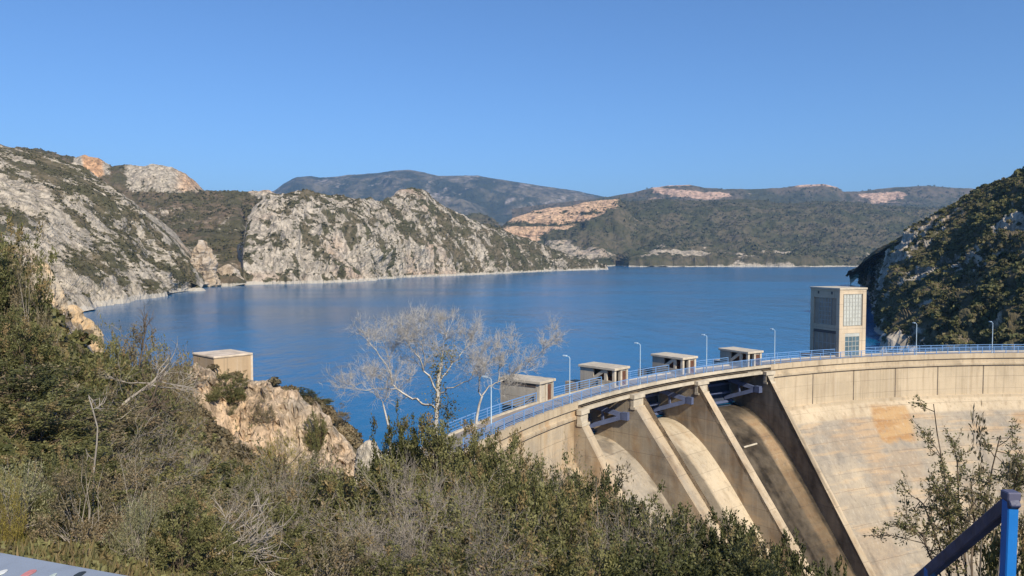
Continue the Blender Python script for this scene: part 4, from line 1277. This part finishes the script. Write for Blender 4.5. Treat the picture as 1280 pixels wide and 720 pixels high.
def twiggy_shrub(name, seed, rad=1.1, h=1.7, mains=11, fol=None, stm=None, leaves=0, depth=3):
    R = np.random.default_rng(seed)
    segs, tips = [], []
    for k in range(mains):
        a = R.uniform(0, 2 * np.pi); e = R.uniform(0.25, 1.0)
        d = unit(np.array([math.cos(a) * e, math.sin(a) * e, 0.9]))
        grow(R, segs, tips, np.array([R.normal(0, .08), R.normal(0, .08), -0.1]), d, h * R.uniform(0.6, 0.85), 0.016, depth, 4, 0.16, 0.06, (4, 5), 0.5, 0.55, 0.25)
    sm = seg_mesh("stem", segs)
    sm.materials.append(stm)
    fm = None
    if leaves:
        tp = np.array([t[0] for t in tips]); td = np.array([t[1] for t in tips])
        i = R.integers(0, len(tp), leaves)
        c = tp[i] - td[i] * R.uniform(0, 0.2, (leaves, 1)) + R.normal(0, 0.02, (leaves, 3))
        V, T = leaf_quads(R, c, td[i] * 0.6 + R.normal(0, 0.7, (leaves, 3)), 0.07, 0.026, R.normal(0.5, 0.2, leaves), R.random(leaves) ** 4)
        fm = mesh_np("foliage", V, np.arange(len(V)).reshape(-1, 4), {"tint": T})
        fm.materials.append(fol)
    return fm, sm, rad, h

m_olive = mat_leaf("olive_leaves", (0.066, 0.074, 0.025), (0.245, 0.236, 0.098), (0.28, 0.20, 0.10), 0.3)
m_dark = mat_leaf("dark_leaves", (0.034, 0.042, 0.015), (0.130, 0.136, 0.052), (0.17, 0.13, 0.06), 0.25)
m_brown = mat_leaf("brown_leaves", (0.090, 0.074, 0.042), (0.265, 0.220, 0.130), (0.30, 0.22, 0.13), 0.25)
m_silver = mat_leaf("silver_leaves", (0.13, 0.135, 0.07), (0.36, 0.35, 0.20), (0.40, 0.34, 0.18), 0.2)
m_broom = mat_leaf("yellow_leaves", (0.13, 0.12, 0.03), (0.40, 0.33, 0.08), (0.42, 0.30, 0.10), 0.25)
m_stem = mat_plain("brown_stem", (0.13, 0.10, 0.075), 0.9, 0.1, 0.3, 8.0)
m_twig = mat_plain("grey_twig", (0.30, 0.265, 0.23), 0.9, 0.1, 0.3, 8.0)
m_bark = mat_plain("pale_bark", (0.47, 0.44, 0.41), 0.85, 0.15, 0.25, 5.0)

KIND = {
 "O": ("olive_shrub", [leafy_shrub("o", 500 + k, fol=m_olive, stm=m_stem, dryp=0.13, lump=0.45, gap=-0.25, per=54, tips=400, leaf=(0.068, 0.030), upness=0.25, sprig=0.22) for k in range(4)]),
 "D": ("dark_shrub", [leafy_shrub("d", 520 + k, fol=m_dark, stm=m_stem, tips=360, per=56, leaf=(0.064, 0.032), upness=0.3, lump=0.4, gap=-0.3, sprig=0.2, dryp=0.04) for k in range(4)]),
 "B": ("brown_shrub", [leafy_shrub("b", 540 + k, fol=m_brown, stm=m_twig, tips=270, per=36, leaf=(0.075, 0.028), stems=80, lump=0.6, gap=-0.05, dryp=0.2) for k in range(3)]),
 "G": ("twiggy_shrub", [twiggy_shrub("g", 560 + k, fol=m_olive, stm=m_twig, leaves=3800) for k in range(3)]),
 "T": ("leafless_shrub", [twiggy_shrub("t", 610 + k, fol=None, stm=m_twig, mains=13) for k in range(2)]),
 "S": ("silver_shrub", [leafy_shrub("s", 580, rad=0.9, h=1.1, fol=m_silver, stm=m_twig, tips=260, per=30, leaf=(0.05, 0.014), upness=0.9, lump=0.3)]),
 "Y": ("broom_shrub", [leafy_shrub("y", 590 + k, rad=0.9, h=1.2, fol=m_broom, stm=m_stem, tips=220, per=26, leaf=(0.06, 0.012), upness=1.3, lump=0.3) for k in range(2)]),
 "C": ("conifer_shrub", [leafy_shrub("c", 596, rad=0.55, h=2.2, fol=m_dark, stm=m_stem, tips=230, per=34, leaf=(0.05, 0.018), upness=1.3, lump=0.25)]),
}
prng = random.Random(11)

def place_shrub(kind, px, pytop, D, wpx, label, group=None):
    name, protos = KIND[kind]
    fm, sm, rad, h = prng.choice(protos)
    top = P(px, pytop, D)
    z = float(ground(top[0], top[1]))
    hh = min(max((top[2] - z) * 1.03, 0.6), 4.6)
    w = wpx * 1.22 * D / 960
    root = empty(name, (top[0], top[1], z), prng.uniform(0, 6.28))
    root.scale = (w / (2 * rad), w / (2 * rad) * prng.uniform(0.9, 1.15), hh / h)
    tag(root, label, "shrub", group or {"O": "olive green shrubs on the near slope", "D": "dark green shrubs on the near slope", "B": "brownish shrubs on the near slope",
                                       "G": "bare grey shrubs on the near slope", "T": "leafless pale shrubs on the near slope", "S": None, "Y": None, "C": None}[kind])
    s = link("stem", sm, None, root)
    if fm is not None:
        link("foliage", fm, None, root)
    return root

KD = {"T": "leafless pale twiggy shrub", "O": "olive green leafy shrub", "D": "dense dark green shrub", "B": "brownish half dry shrub", "G": "bare grey twiggy shrub", "S": "pale silvery shrub", "Y": "yellow green broom shrub", "C": "narrow dark conifer shrub"}
SH = [
 # the tall mass in front of the pale crags
 ("O", 2, 296, 16, 78, "tallest in the mass, against the limestone ridge at the picture edge"),
 ("B", 34, 350, 15, 56, "below the pointed crag"),
 ("O", -40, 300, 15, 110, "at the very edge, beside the tallest one"),
 ("O", 18, 396, 12.5, 92, "halfway down the tall mass below the crag"),
 ("D", 66, 436, 14, 60, "in the dark gap under the slanting pale crag"),
 ("O", 134, 430, 18, 62, "between the ochre block and the tall spindly stalk"),
 ("B", 168, 436, 19, 80, "under the tall spindly stalk at the water line"),
 ("G", 186, 420, 21, 80, "crossing the water edge beside the spindly stalk"),
 ("B", 205, 456, 26, 60, "between the spindly stalk and the concrete hut"),
 ("O", 150, 462, 14, 130, "below the spindly stalk, above the dead branches"),
 ("B", 60, 478, 10.5, 170, "in the middle of the tall mass above the pale stem"),
 ("O", 108, 500, 11.5, 130, "behind the upper half of the thin pale stem"),
 ("D", 0, 470, 10, 150, "shadowed at the picture edge, level with the hut"),
 ("G", 176, 500, 13, 130, "around the dead branches"),
 ("B", 186, 520, 17, 80, "in front of the hut's ridge"),
 ("O", 30, 540, 8.6, 170, "just above the pale silvery shrub"),
 ("B", 128, 548, 9.6, 140, "crossed by the thin pale stem"),
 ("G", 150, 560, 9.2, 130, "beside the dark hollow"),
 ("O", 205, 580, 11.5, 140, "between the dark hollow and the ochre cliff"),
 ("S", 18, 616, 5.3, 92, "just above the concrete parapet"),
 ("Y", 12, 668, 4.9, 34, "yellow tuft squeezed between the silvery shrub and the parapet"),
 ("O", 80, 612, 7.2, 120, "beside the silvery shrub, near the pinkish stone"),
 ("B", 150, 630, 7.4, 120, "behind the pinkish stone"),
 ("O", 78, 664, 5.4, 60, "low, between the yellow tuft and the parapet edge"),
 ("B", 105, 668, 5.2, 90, "low, touching the middle of the parapet's far edge"),
 ("S", 172, 690, 5.0, 60, "small, just past the parapet's end"),
 ("O", 225, 694, 5.2, 110, "on the bottom edge just past the parapet's end"),
 ("B", 160, 662, 6.2, 90, "between the pinkish stone and the parapet's end"),
 ("O", 258, 672, 6.4, 110, "beside the forked dead branch"),
 ("O", -150, 330, 14, 150, "highest on the slope beyond the picture edge"),
 ("B", -140, 420, 10, 150, "beside the parapet's hidden end, beyond the picture edge"),
 ("O", -180, 520, 8, 170, "just beyond the picture edge, above the parapet"),
 ("D", -260, 380, 12, 170, "dark, well beyond the picture edge"),
 ("B", -300, 480, 9, 170, "well beyond the picture edge, above the parapet"),
 ("O", -380, 420, 10, 190, "farthest beyond the picture edge"),
 # gully under the ochre cliff
 ("D", 258, 578, 25, 90, "left end of the green row under the ochre cliff"),
 ("D", 300, 582, 25, 90, "second of the green row under the ochre cliff"),
 ("D", 342, 584, 24, 80, "third of the green row under the ochre cliff"),
 ("Y", 350, 538, 49, 60, "on the face of the ochre cliff"),
 ("C", 384, 538, 40, 26, "at the foot of the ochre cliff, beside the yellow broom"),
 ("C", 398, 548, 39, 22, "the shorter of two at the foot of the ochre cliff"),
 ("D", 408, 596, 30, 70, "between the two conifers and the squat grey boulder"),
 ("O", 270, 612, 14, 130, "below the left end of the green row"),
 ("G", 325, 590, 16, 120, "directly below the yellow broom on the cliff"),
 ("G", 368, 582, 18, 110, "below the two narrow conifers"),
 ("O", 425, 616, 17, 120, "below the squat grey boulder"),
 ("B", 232, 620, 9.6, 140, "low down between the pinkish stone and the green row"),
 ("G", 280, 645, 9, 130, "lowest of the bare ones under the green row"),
 ("O", 330, 650, 9.4, 130, "above the bottom edge under the yellow broom"),
 ("B", 385, 640, 10.5, 140, "above the bottom edge under the narrow conifers"),
 ("G", 445, 628, 11.5, 120, "above the bottom edge under the squat boulder"),
 ("B", 210, 668, 7.2, 120, "beside the end of the concrete parapet"),
 ("O", 300, 692, 7, 130, "on the bottom edge, two shrubs along from the parapet"),
 ("B", 395, 690, 7.4, 140, "on the bottom edge under the narrow conifers"),
 # middle mass under the bare tree
 ("D", 496, 512, 25, 66, "in front of the open water, left of the bare tree's trunk"),
 ("O", 530, 532, 25, 84, "at the foot of the bare tree"),
 ("O", 566, 540, 23, 90, "between the bare tree and the road end"),
 ("O", 604, 548, 23, 80, "in front of the road end of the dam"),
 ("O", 640, 562, 20, 90, "in front of the dam's left cornice"),
 ("O", 672, 586, 19, 84, "bright, in front of the dam's left rock foot"),
 ("G", 705, 600, 20, 70, "in front of the dam's first side wall"),
 ("O", 480, 585, 17, 120, "below the one left of the bare tree's trunk"),
 ("O", 545, 590, 16, 130, "directly below the bare tree"),
 ("O", 515, 590, 14, 130, "below the bare tree, left of its trunk line"),
 ("G", 575, 600, 14, 120, "below the bare tree, right of its trunk line"),
 ("O", 620, 600, 14.5, 130, "below the road end"),
 ("D", 662, 604, 14, 90, "below the bright one at the dam's rock foot"),
 ("O", 645, 618, 12, 120, "under the dam's left cornice, low in the mass"),
 ("O", 690, 622, 12, 110, "low in the mass beside the first dark spillway shrub"),
 ("G", 495, 640, 10, 150, "low down under the first dark shrub by the water"),
 ("O", 545, 650, 9.6, 150, "low down under the bare tree"),
 ("G", 600, 648, 9.4, 140, "low down under the road end"),
 ("O", 655, 660, 9, 150, "low down under the dam's left cornice"),
 ("O", 470, 690, 7.6, 130, "on the bottom edge under the first dark shrub by the water"),
 ("O", 530, 700, 7.2, 140, "on the bottom edge under the bare tree"),
 ("G", 585, 692, 7.2, 140, "on the bottom edge under the road end"),
 ("B", 645, 700, 7.2, 140, "on the bottom edge under the dam's left cornice"),
 ("T", 512, 582, 13.2, 110, "showing against the green mass left of the bare tree's trunk line"),
 ("T", 560, 606, 12, 110, "in the green mass straight below the bare tree"),
 ("T", 500, 648, 8.8, 120, "low in the green mass, under the dark shrub by the water"),
 ("T", 606, 664, 8.4, 120, "low in the green mass under the road end"),
 ("T", 690, 596, 14.5, 70, "against the dam's left rock foot"),
 ("T", 345, 596, 14.5, 90, "pinkish grey, just under the green row below the cliff"),
 ("T", 285, 618, 11.4, 90, "under the left end of the green row below the cliff"),
 ("T", 240, 566, 14, 90, "beside the ochre cliff's left foot"),
 ("T", 160, 508, 12.4, 90, "among the dead branches under the spindly stalk"),
 ("T", 440, 664, 8.8, 110, "near the bottom edge under the squat boulder"),
 ("T", 770, 662, 9.6, 90, "in front of the dark row below the spillway"),
 # dark row below the spillway
 ("D", 735, 602, 15, 100, "tallest of the row, in front of the first spillway bay"),
 ("O", 716, 622, 13.5, 80, "at the start of the dark spillway row"),
 ("D", 780, 612, 14.5, 100, "in front of the first tall pier"),
 ("D", 826, 630, 14, 100, "in front of the pale curved chute"),
 ("D", 872, 642, 13.5, 100, "in front of the second tall pier's foot"),
 ("D", 918, 654, 13, 100, "under the second tall pier's lower tip"),
 ("D", 962, 668, 12.4, 96, "in front of the stained chute with painted shade"),
 ("D", 1000, 686, 11.8, 90, "under the rust streak of the stained chute"),
 ("D", 1036, 706, 11, 80, "last of the row, at the foot of the long side wall"),
 ("G", 800, 650, 10.5, 120, "pale, in the middle of the dark spillway row"),
 ("B", 745, 655, 10.4, 130, "under the first spillway bay, near the bottom edge"),
 ("D", 850, 664, 10, 130, "near the bottom edge under the pale curved chute"),
 ("D", 905, 680, 9.4, 130, "near the bottom edge under the second tall pier"),
 ("O", 950, 695, 9, 120, "near the bottom edge under the stained chute with painted shade"),
 ("O", 720, 690, 8, 130, "on the bottom edge under the first spillway bay"),
 ("D", 790, 694, 8, 140, "on the bottom edge under the first tall pier"),
 ("D", 870, 708, 7.8, 140, "on the bottom edge under the pale curved chute"),
 ("D", 1000, 716, 9.4, 110, "on the bottom edge under the rust streak"),
 # ridge around the hut
 ("D", 322, 476, 60.5, 44, "beside the hut's right corner on the ridge"),
 ("B", 240, 482, 54, 26, "under the hut's shaded wall, smallest of three"),
 ("O", 262, 490, 53.5, 26, "on the ochre slope below the hut's shaded corner"),
 ("B", 330, 500, 54, 24, "clinging to the top of the ochre cliff right of the hut"),
 ("O", 396, 520, 55, 26, "clinging to the ochre cliff under its right end"),
 ("B", 345, 484, 60, 44, "on the ridge just past the hut"),
 ("D", 368, 490, 60, 40, "midway along the ridge top between hut and cliff end"),
 ("O", 392, 497, 60, 40, "on the ridge top before the cliff end"),
 ("B", 418, 510, 60, 36, "at the cliff end of the ridge"),
 ("O", 288, 468, 55.5, 38, "right under the hut's front wall"),
]
for k, px, top, D, wd, loc in SH:
    place_shrub(k, px, top, D, wd, (KD[k] + " " + loc) if len((KD[k] + " " + loc).split()) <= 16 else KD[k] + " " + loc)

# ------------------------------------------------------------------ undergrowth between the shrubs (stuff)
def near_scatter(name, n, dmin, dmax, pmin, pmax, size, mat, quads, seed, rockmax=0.35, thr=-2):
    r = np.random.default_rng(seed)
    px = r.uniform(pmin, pmax, n * 2); D = np.exp(r.uniform(math.log(dmin), math.log(dmax), n * 2))
    x = (px - 640) / 960 * D
    ok = (near_rock(px, D) < rockmax) & ~((px > 1090) & (D > 12)) & (fbm(np.stack([x, D, 0 * x], -1) / 3.0, 3, seed) > thr)
    ok &= ~((px > 480) & (px < 650) & (D > 58) & (D < 73))
    x, D = x[ok][:n], D[ok][:n]
    z = ground(x, D)
    s = r.uniform(size[0], size[1], len(x)) * np.clip(D / 14, 0.30, 1.8)
    tb = np.clip(0.45 + 0.5 * fbm(np.stack([x, D, 0 * x], -1) / 2.2, 3, seed + 1) + r.normal(0, 0.2, len(x)), 0, 1)
    return tag(scatter_clumps(name, np.stack([x, D, z + s * 0.05], -1), s, mat, quads, seed + 2, tb, flat=0.9, leafk=0.5), kind="stuff")
near_scatter("undergrowth", 6500, 4.2, 56, -80, 1120, (0.25, 0.6), m_olive, 90, 701)
near_scatter("dry_undergrowth", 3600, 4.2, 60, -80, 1120, (0.2, 0.5), m_brown, 70, 711)
near_scatter("ridge_undergrowth", 2600, 46, 74, 150, 470, (0.25, 0.6), m_brown, 90, 721, rockmax=0.8)
near_scatter("foot_undergrowth", 500, 56, 76, 600, 760, (0.2, 0.5), m_brown, 40, 731, rockmax=1.1, thr=0.0)

def grass(name, n, dmin, dmax, pmin, pmax, L, mat, seed):
    r = np.random.default_rng(seed)
    px = r.uniform(pmin, pmax, n); D = np.exp(r.uniform(math.log(dmin), math.log(dmax), n))
    x = (px - 640) / 960 * D
    ok = fbm(np.stack([x, D, 0 * x], -1) / 0.8, 3, seed) > -0.05
    x, D = x[ok], D[ok]
    c = np.stack([x, D, ground(x, D) - 0.01], -1)
    ax = r.normal(0, 0.35, c.shape) + np.array([0, 0, 1.0])
    V, T = leaf_quads(r, c, ax, L, 0.012, r.normal(0.5, 0.25, len(c)), r.random(len(c)) ** 2)
    o = link(name, mesh_np(name, V, np.arange(len(V)).reshape(-1, 4), {"tint": T}), mat)
    return tag(o, kind="stuff")
near_scatter("edge_undergrowth", 2600, 3.6, 40, -700, -60, (0.25, 0.7), m_olive, 70, 751)
grass("dry_grass", 6500, 3.6, 7.5, -60, 330, 0.13, m_olive, 741)

# ------------------------------------------------------------------ the bare pale tree and its neighbours
def limb(R, segs, tips, path, D, r0, r1, kids=5, depth=3, length=1.3, d_off=0.0, off=(0, 0, 0), start=0.25, wob=0.2):
    r0, r1 = r0 * 0.72, r1 * 0.7
    pts = [P(px, py, D + dd) - np.array(off) for px, py, dd in path]
    n = len(pts) - 1
    fine = []
    for k in range(n):
        for f in (0, 0.34, 0.67):
            fine.append(pts[k] * (1 - f) + pts[k + 1] * f + (R.normal(0, 0.035, 3) if (k or f) else 0))
    fine.append(pts[-1])
    m = len(fine) - 1
    rr = lambda k: r0 + (r1 - r0) * k / m
    for k in range(m):
        segs.append((fine[k], fine[k + 1], rr(k), rr(k + 1)))
    for _ in range(kids):
        t = R.uniform(start, 1.0) * m
        i = min(int(t), m - 1)
        dr = unit(unit(fine[i + 1] - fine[i]) + R.normal(0, 0.6, 3) + np.array([0, 0, 0.25]))
        grow(R, segs, tips, fine[i + 1], dr, length * R.uniform(0.6, 1.2), max(rr(i) * 0.42, 0.010), depth, 4, wob, 0.12, (4, 6), 0.6, 0.70, 0.25)
    grow(R, segs, tips, fine[-1], unit(fine[-1] - fine[-2]), length * 0.9, r1, depth, 4, wob, 0.12, (4, 5), 0.55, 0.70, 0.25)

def bare_tree(name, label, D, base_px, trunk, limbs, seed, r0, ivy=None, cat="tree", length=1.3):
    R = np.random.default_rng(seed)
    bp = P(base_px[0], base_px[1], D)
    bp[2] = float(ground(bp[0], bp[1])) - 0.1
    segs, tips = [], []
    tr = [bp] + [P(px, py, D) for px, py in trunk]
    ts = []
    for k in range(len(tr) - 1):
        a, b = r0 * (1 - 0.55 * k / len(tr)), r0 * (1 - 0.55 * (k + 1) / len(tr))
        ts.append((tr[k] - bp, tr[k + 1] - bp, a, b))
    for path, ra, rb, kids in limbs:
        limb(R, segs, tips, path, D, ra, rb, kids, 3, length, off=bp)
    root = empty(name, tuple(bp))
    tag(root, label, cat)
    me = seg_mesh("trunk", ts, 8); me.materials.append(m_bark); link("trunk", me, None, root)
    me = seg_mesh("crown", segs, 3); me.materials.append(m_bark); link("crown", me, None, root)
    if ivy:
        cs, n = ivy
        V_, T_ = [], []
        for (px, py, sx, sy, k) in cs:
            c0 = P(px, py, D) - bp
            c = c0 + R.normal(0, 1, (k, 3)) * np.array([sx, sx, sy]) * D / 960
            V, T = leaf_quads(R, c, R.normal(0, 1, c.shape), 0.075, 0.05, R.normal(0.6, 0.25, k), R.random(k) ** 3)
            V_.append(V); T_.append(T)
        V = np.concatenate(V_)
        me = mesh_np("ivy", V, np.arange(len(V)).reshape(-1, 4), {"tint": np.concatenate(T_)}); me.materials.append(m_olive)
        link("ivy", me, None, root)
    return root

bare_tree("bare_tree", "large leafless pale grey tree with ivy on its trunk in front of the lake", 28, (541, 590), [(543, 560), (545, 530), (547, 500), (548, 472), (552, 455)],
          [([(546, 512, 0), (528, 503, .2), (510, 494, .4), (492, 480, .3), (483, 458, .1), (472, 438, 0), (458, 424, -.2)], .075, .022, 8),
           ([(496, 486, .3), (476, 484, .5), (456, 487, .6), (440, 486, .6)], .035, .014, 5),
           ([(490, 474, .2), (488, 450, .4), (482, 432, .5)], .03, .014, 5),
           ([(547, 490, 0), (536, 470, -.3), (524, 448, -.5), (514, 434, -.6), (508, 424, -.6)], .065, .02, 9),
           ([(530, 458, -.4), (530, 438, -.6), (527, 424, -.7), (529, 416, -.8)], .035, .014, 6),
           ([(548, 474, 0), (552, 450, .3), (556, 434, .4), (558, 420, .4)], .055, .016, 9),
           ([(549, 480, 0), (562, 460, .6), (574, 444, .9), (585, 432, 1.0)], .05, .015, 8),
           ([(549, 492, 0), (568, 482, -.4), (584, 474, -.7), (596, 462, -.9), (604, 448, -.9)], .045, .014, 7)],
          77, 0.10, ([(546, 470, 5, 14, 330), (556, 446, 9, 8, 330), (549, 505, 6, 14, 300), (562, 514, 7, 10, 260)], 1), length=0.68)
bare_tree("bare_tree", "smaller leafless forked tree in front of the closed gatehouse", 26, (592, 570), [(594, 540), (596, 522), (599, 506), (603, 494)],
          [([(603, 494, 0), (611, 486, .1), (622, 479, .2), (638, 472, .3), (654, 464, .4)], .05, .018, 8),
           ([(602, 496, 0), (599, 480, -.2), (602, 464, -.3), (612, 448, -.3)], .04, .014, 7),
           ([(622, 479, .2), (626, 462, .2), (634, 448, .3)], .03, .012, 5),
           ([(640, 471, .3), (655, 455, .5), (670, 444, .6), (682, 436, .6)], .025, .01, 6)], 78, 0.06, None, length=0.55)
bare_tree("bare_sapling", "slim leafless pale sapling rising from the dark shrub beside the water", 25, (490, 560), [(487, 540), (483, 522), (479, 506)],
          [([(479, 506, 0), (474, 495, .1), (468, 486, .1)], .028, .012, 4), ([(480, 508, 0), (486, 494, -.1), (488, 482, -.1)], .024, .01, 4)], 79, 0.045, None, length=0.8)

# thin pale stem, spindly stalk, dead branches on the left
def stick(name, label, cat, path, D, r0, r1, mat, kids=0, seed=1, length=0.4, depth=1, sides=6):
    R = np.random.default_rng(seed)
    bp = P(path[0][0], path[0][1], D)
    segs, tips = [], []
    pts = [P(px, py, D + dd) - bp for px, py, dd in path]
    n = len(pts) - 1
    for k in range(n):
        segs.append((pts[k], pts[k + 1], r0 + (r1 - r0) * k / n, r0 + (r1 - r0) * (k + 1) / n))
    for _ in range(kids):
        t = R.uniform(0.35, 1) * n; i = min(int(t), n - 1); f = t - i
        grow(R, segs, tips, pts[i] * (1 - f) + pts[i + 1] * f, unit(unit(pts[i + 1] - pts[i]) + R.normal(0, 0.55, 3)), length * R.uniform(0.6, 1.2), r1 * 0.9, depth, 3, 0.15, 0.1)
    me = seg_mesh(name, segs, sides); me.materials.append(mat)
    o = link(name, me); o.location = tuple(bp)
    return tag(o, label, cat)
stick("dry_stalk", "thin pale dead stem standing upright in the shrubs above the parapet", "stem", [(114, 665, .3), (116, 635, .1), (117, 590, 0), (121, 555, 0), (122, 535, 0), (116, 512, 0), (111, 496, .1)], 5.6, .0085, .004, m_twig, 3, 3, .12)
stick("dry_stalk", "short pale dead stem beside the tall upright one", "stem", [(88, 660, .2), (90, 630, 0), (89, 600, 0)], 5.6, .006, .003, m_twig, 2, 4, .1)
stick("stalk", "tall spindly stalk with thin side twigs rising against the water", "plant", [(172, 470, 0), (177, 440, 0), (181, 415, 0), (183, 392, 0)], 18, .022, .008, m_stem, 16, 5, .45)
stick("dead_branch", "long grey dead branch slanting through the shrubs below the spindly stalk", "branch", [(122, 540, 0), (138, 520, .1), (160, 500, .3), (182, 484, .4), (200, 470, .5)], 12.2, .035, .014, m_twig, 9, 6, .55, 2)
stick("dead_branch", "dark fallen dead branch crossing under the slanting grey one", "branch", [(128, 522, 0), (152, 520, .1), (176, 515, .3), (196, 505, .4)], 11.8, .045, .02, m_stem, 8, 7, .5, 2)
stick("dead_branch", "pale forked dead branch lying in the bottom shrubs under the broom", "branch", [(228, 705, 0), (255, 696, .1), (282, 690, .2), (305, 684, .3)], 6.2, .02, .008, m_twig, 10, 8, .4, 2)

# tall sparse shrub beside the blue stair rail
def sparse_shrub():
    D = 6.6
    R = np.random.default_rng(91)
    b = P(1215, 720, D); b[2] = float(ground(b[0], b[1]))
    segs, tips = [], []
    stems = [[(1205, 760), (1192, 690), (1184, 640), (1180, 590), (1172, 545), (1167, 505)], [(1210, 760), (1205, 680), (1198, 620), (1196, 570)], [(1222, 760), (1226, 690), (1232, 640), (1240, 585), (1250, 545)],
             [(1205, 770), (1180, 700), (1166, 660), (1154, 630), (1146, 622)], [(1230, 770), (1250, 700), (1262, 640), (1272, 590)], [(1216, 770), (1214, 700), (1218, 650), (1214, 610)],
             [(1240, 780), (1262, 720), (1282, 670), (1298, 610)], [(1200, 770), (1176, 720), (1160, 690), (1152, 665)]]
    for st in stems:
        pts = [np.array([0, 0, 0.0])] + [P(px, py, D + R.normal(0, .25)) - b for px, py in st]
        n = len(pts) - 1
        for k in range(n):
            segs.append((pts[k], pts[k + 1], .014 * (1 - .12 * k), .014 * (1 - .12 * (k + 1))))
        for _ in range(14):
            t = R.uniform(0.3, 1) * n; i = min(int(t), n - 1); f = t - i
            grow(R, segs, tips, pts[i] * (1 - f) + pts[i + 1] * f, unit(unit(pts[i + 1] - pts[i]) * 0.8 + R.normal(0, 0.6, 3)), R.uniform(.16, .38), .005, 1, 3, 0.2, 0.1, (2, 4), 0.6, 0.6)
    root = empty("sparse_shrub", tuple(b))
    tag(root, "tall sparse shrub with thin twigs behind the blue stair rail, against the dam face", "shrub")
    me = seg_mesh("stem", segs, 3); me.materials.append(m_stem); link("stem", me, None, root)
    tp = np.array([t[0] for t in tips]); td = np.array([t[1] for t in tips])
    n = 13000
    i = R.integers(0, len(tp), n)
    c = tp[i] - td[i] * R.uniform(0, .16, (n, 1)) + R.normal(0, .012, (n, 3))
    V, T = leaf_quads(R, c, td[i] * .6 + R.normal(0, .7, (n, 3)), .028, .012, R.normal(.35, .2, n), R.random(n) ** 3)
    me = mesh_np("foliage", V, np.arange(len(V)).reshape(-1, 4), {"tint": T}); me.materials.append(m_olive)
    link("foliage", me, None, root)
sparse_shrub()
place_shrub("B", 1250, 668, 5.6, 130, "brownish half dry shrub under the blue stair rail in the corner")
place_shrub("O", 1285, 640, 6.2, 110, "olive green leafy shrub behind the blue stair rail's upright post")

# ------------------------------------------------------------------ blue stair rail, parapet, stones
m_shaded_rail = mat_plain("shaded_rail_blue", (0.045, 0.055, 0.12), 0.45, 0.5, 0.3, 14.0)  # blue handrail darkened in colour to stand for its unlit side
m_blue = mat_plain("bright_blue_paint", (0.010, 0.145, 0.46), 0.35, 0.5, 0.08, 6.0)
D1 = 2.75
p_top = P(1263, 629, D1); p_far = P(1163, 714, 3.35)
rail = empty("stair_railing", (p_top[0], p_top[1], -1.75))
tag(rail, "bright blue steel stair railing with a square post in the corner beside the sparse shrub", "railing")
o0 = Vector(rail.location)
for q, lean in ((Vector(p_top), -0.012), (Vector(p_far), -0.008)):
    zb = float(ground(q.x, q.y)) - 0.12
    b = q - o0
    MB().bar((b.x + lean, b.y, zb - o0.z), (b.x, b.y, b.z + 0.012), 0.040, 0.040, up=(0, 1, 0)).build("post", m_blue, rail, bevel=0.004)
a = Vector(p_top) - o0; c_ = Vector(p_far) - o0
dd = (c_ - a).normalized()
MB().bar(a + Vector((0.0, 0, 0.0)) - dd * 0.03, a + dd * ((c_ - a).length + 0.5), 0.038, 0.05).build("handrail", m_shaded_rail, rail, bevel=0.004)
m_cap = mat_plain("post_cap", (0.10, 0.10, 0.16), 0.5, 0.4, 0.1, 8.0)
MB().box(a.x - 0.024, a.x + 0.024, a.y - 0.024, a.y + 0.024, a.z + 0.013, a.z + 0.045).build("post_cap", m_cap, rail, bevel=0.004)

w0 = Pz(-150, 661, -1.0); w1 = Pz(172, 719, -1.0)
wd = unit(w1 - w0); wn_ = np.array([wd[1], -wd[0], 0])
m_par = mat_plain("parapet_paint", (0.22, 0.255, 0.32), 0.7, 0.3, 0.1, 9.0, bumpd=0.004)
par = empty("parapet", tuple(w0 + np.array([0, 0, -0.7])))
tag(par, "low grey blue parapet with small paint marks at the bottom corner below the silvery shrub", "wall")
MBp = MB()
base = par.location
e = w1 - w0
A_ = [np.array([0, 0, 0.0]), wn_ * 0.40, wn_ * 0.40 + np.array([0, 0, 0.66]), np.array([0, 0, 0.70])]
B_ = [q + e for q in A_]
MBp.prism(A_, B_).build("wall", m_par, par, bevel=0.012)
def mark(px, py, w, h, col, name):
    m = mat_plain(name, col, 0.7, 0.3, 0.15, 30.0)
    c = Pz(px, py, -1.0) - w0
    s = c @ wd; q = c @ wn_
    pts = []
    R = np.random.default_rng(int(px))
    for k in range(12):
        th = k * math.pi / 6
        rr = R.uniform(0.7, 1.15)
        ss, qq = s + math.cos(th) * w * rr, q + math.sin(th) * h * rr
        pts.append(wd * ss + wn_ * qq + np.array([0, 0, 0.70 - 0.10 * qq + 0.0015]))
    A_ = [p for p in pts]; B2 = [p + np.array([0, 0, 0.002]) for p in pts]
    MB().prism(A_, B2).build("paint_mark", m, par)
mark(36, 714, .016, .03, (0.50, 0.20, 0.20), "red_paint")
mark(2, 712, .016, .018, (0.72, 0.72, 0.70), "white_paint")
mark(99, 717, .014, .02, (0.03, 0.04, 0.05), "black_paint")
mark(66, 717, .008, .012, (0.42, 0.48, 0.45), "green_paint")

m_pink = mat_rock("pink_stone", (0.62, 0.34, 0.25), (0.70, 0.50, 0.40), 0.12, 0.7, 0.02)
def stone(px, py, D, s, mat, seed, label):
    p = P(px, py, D)
    me = crag_mesh("stone", s, s * .9, s * 1.1, seed, 0.12, (0, 0), 24, 16, 0.4)
    o = link("stone", me, mat); o.location = (p[0], p[1], p[2] - s * .5)
    return tag(o, label, "stone")
stone(131, 668, 6.4, .09, m_pink, 5, "small pinkish stone among the grass above the parapet end")
stone(156, 686, 6.0, .06, m_rock_grey, 6, "small pale grey stone below the pinkish one")
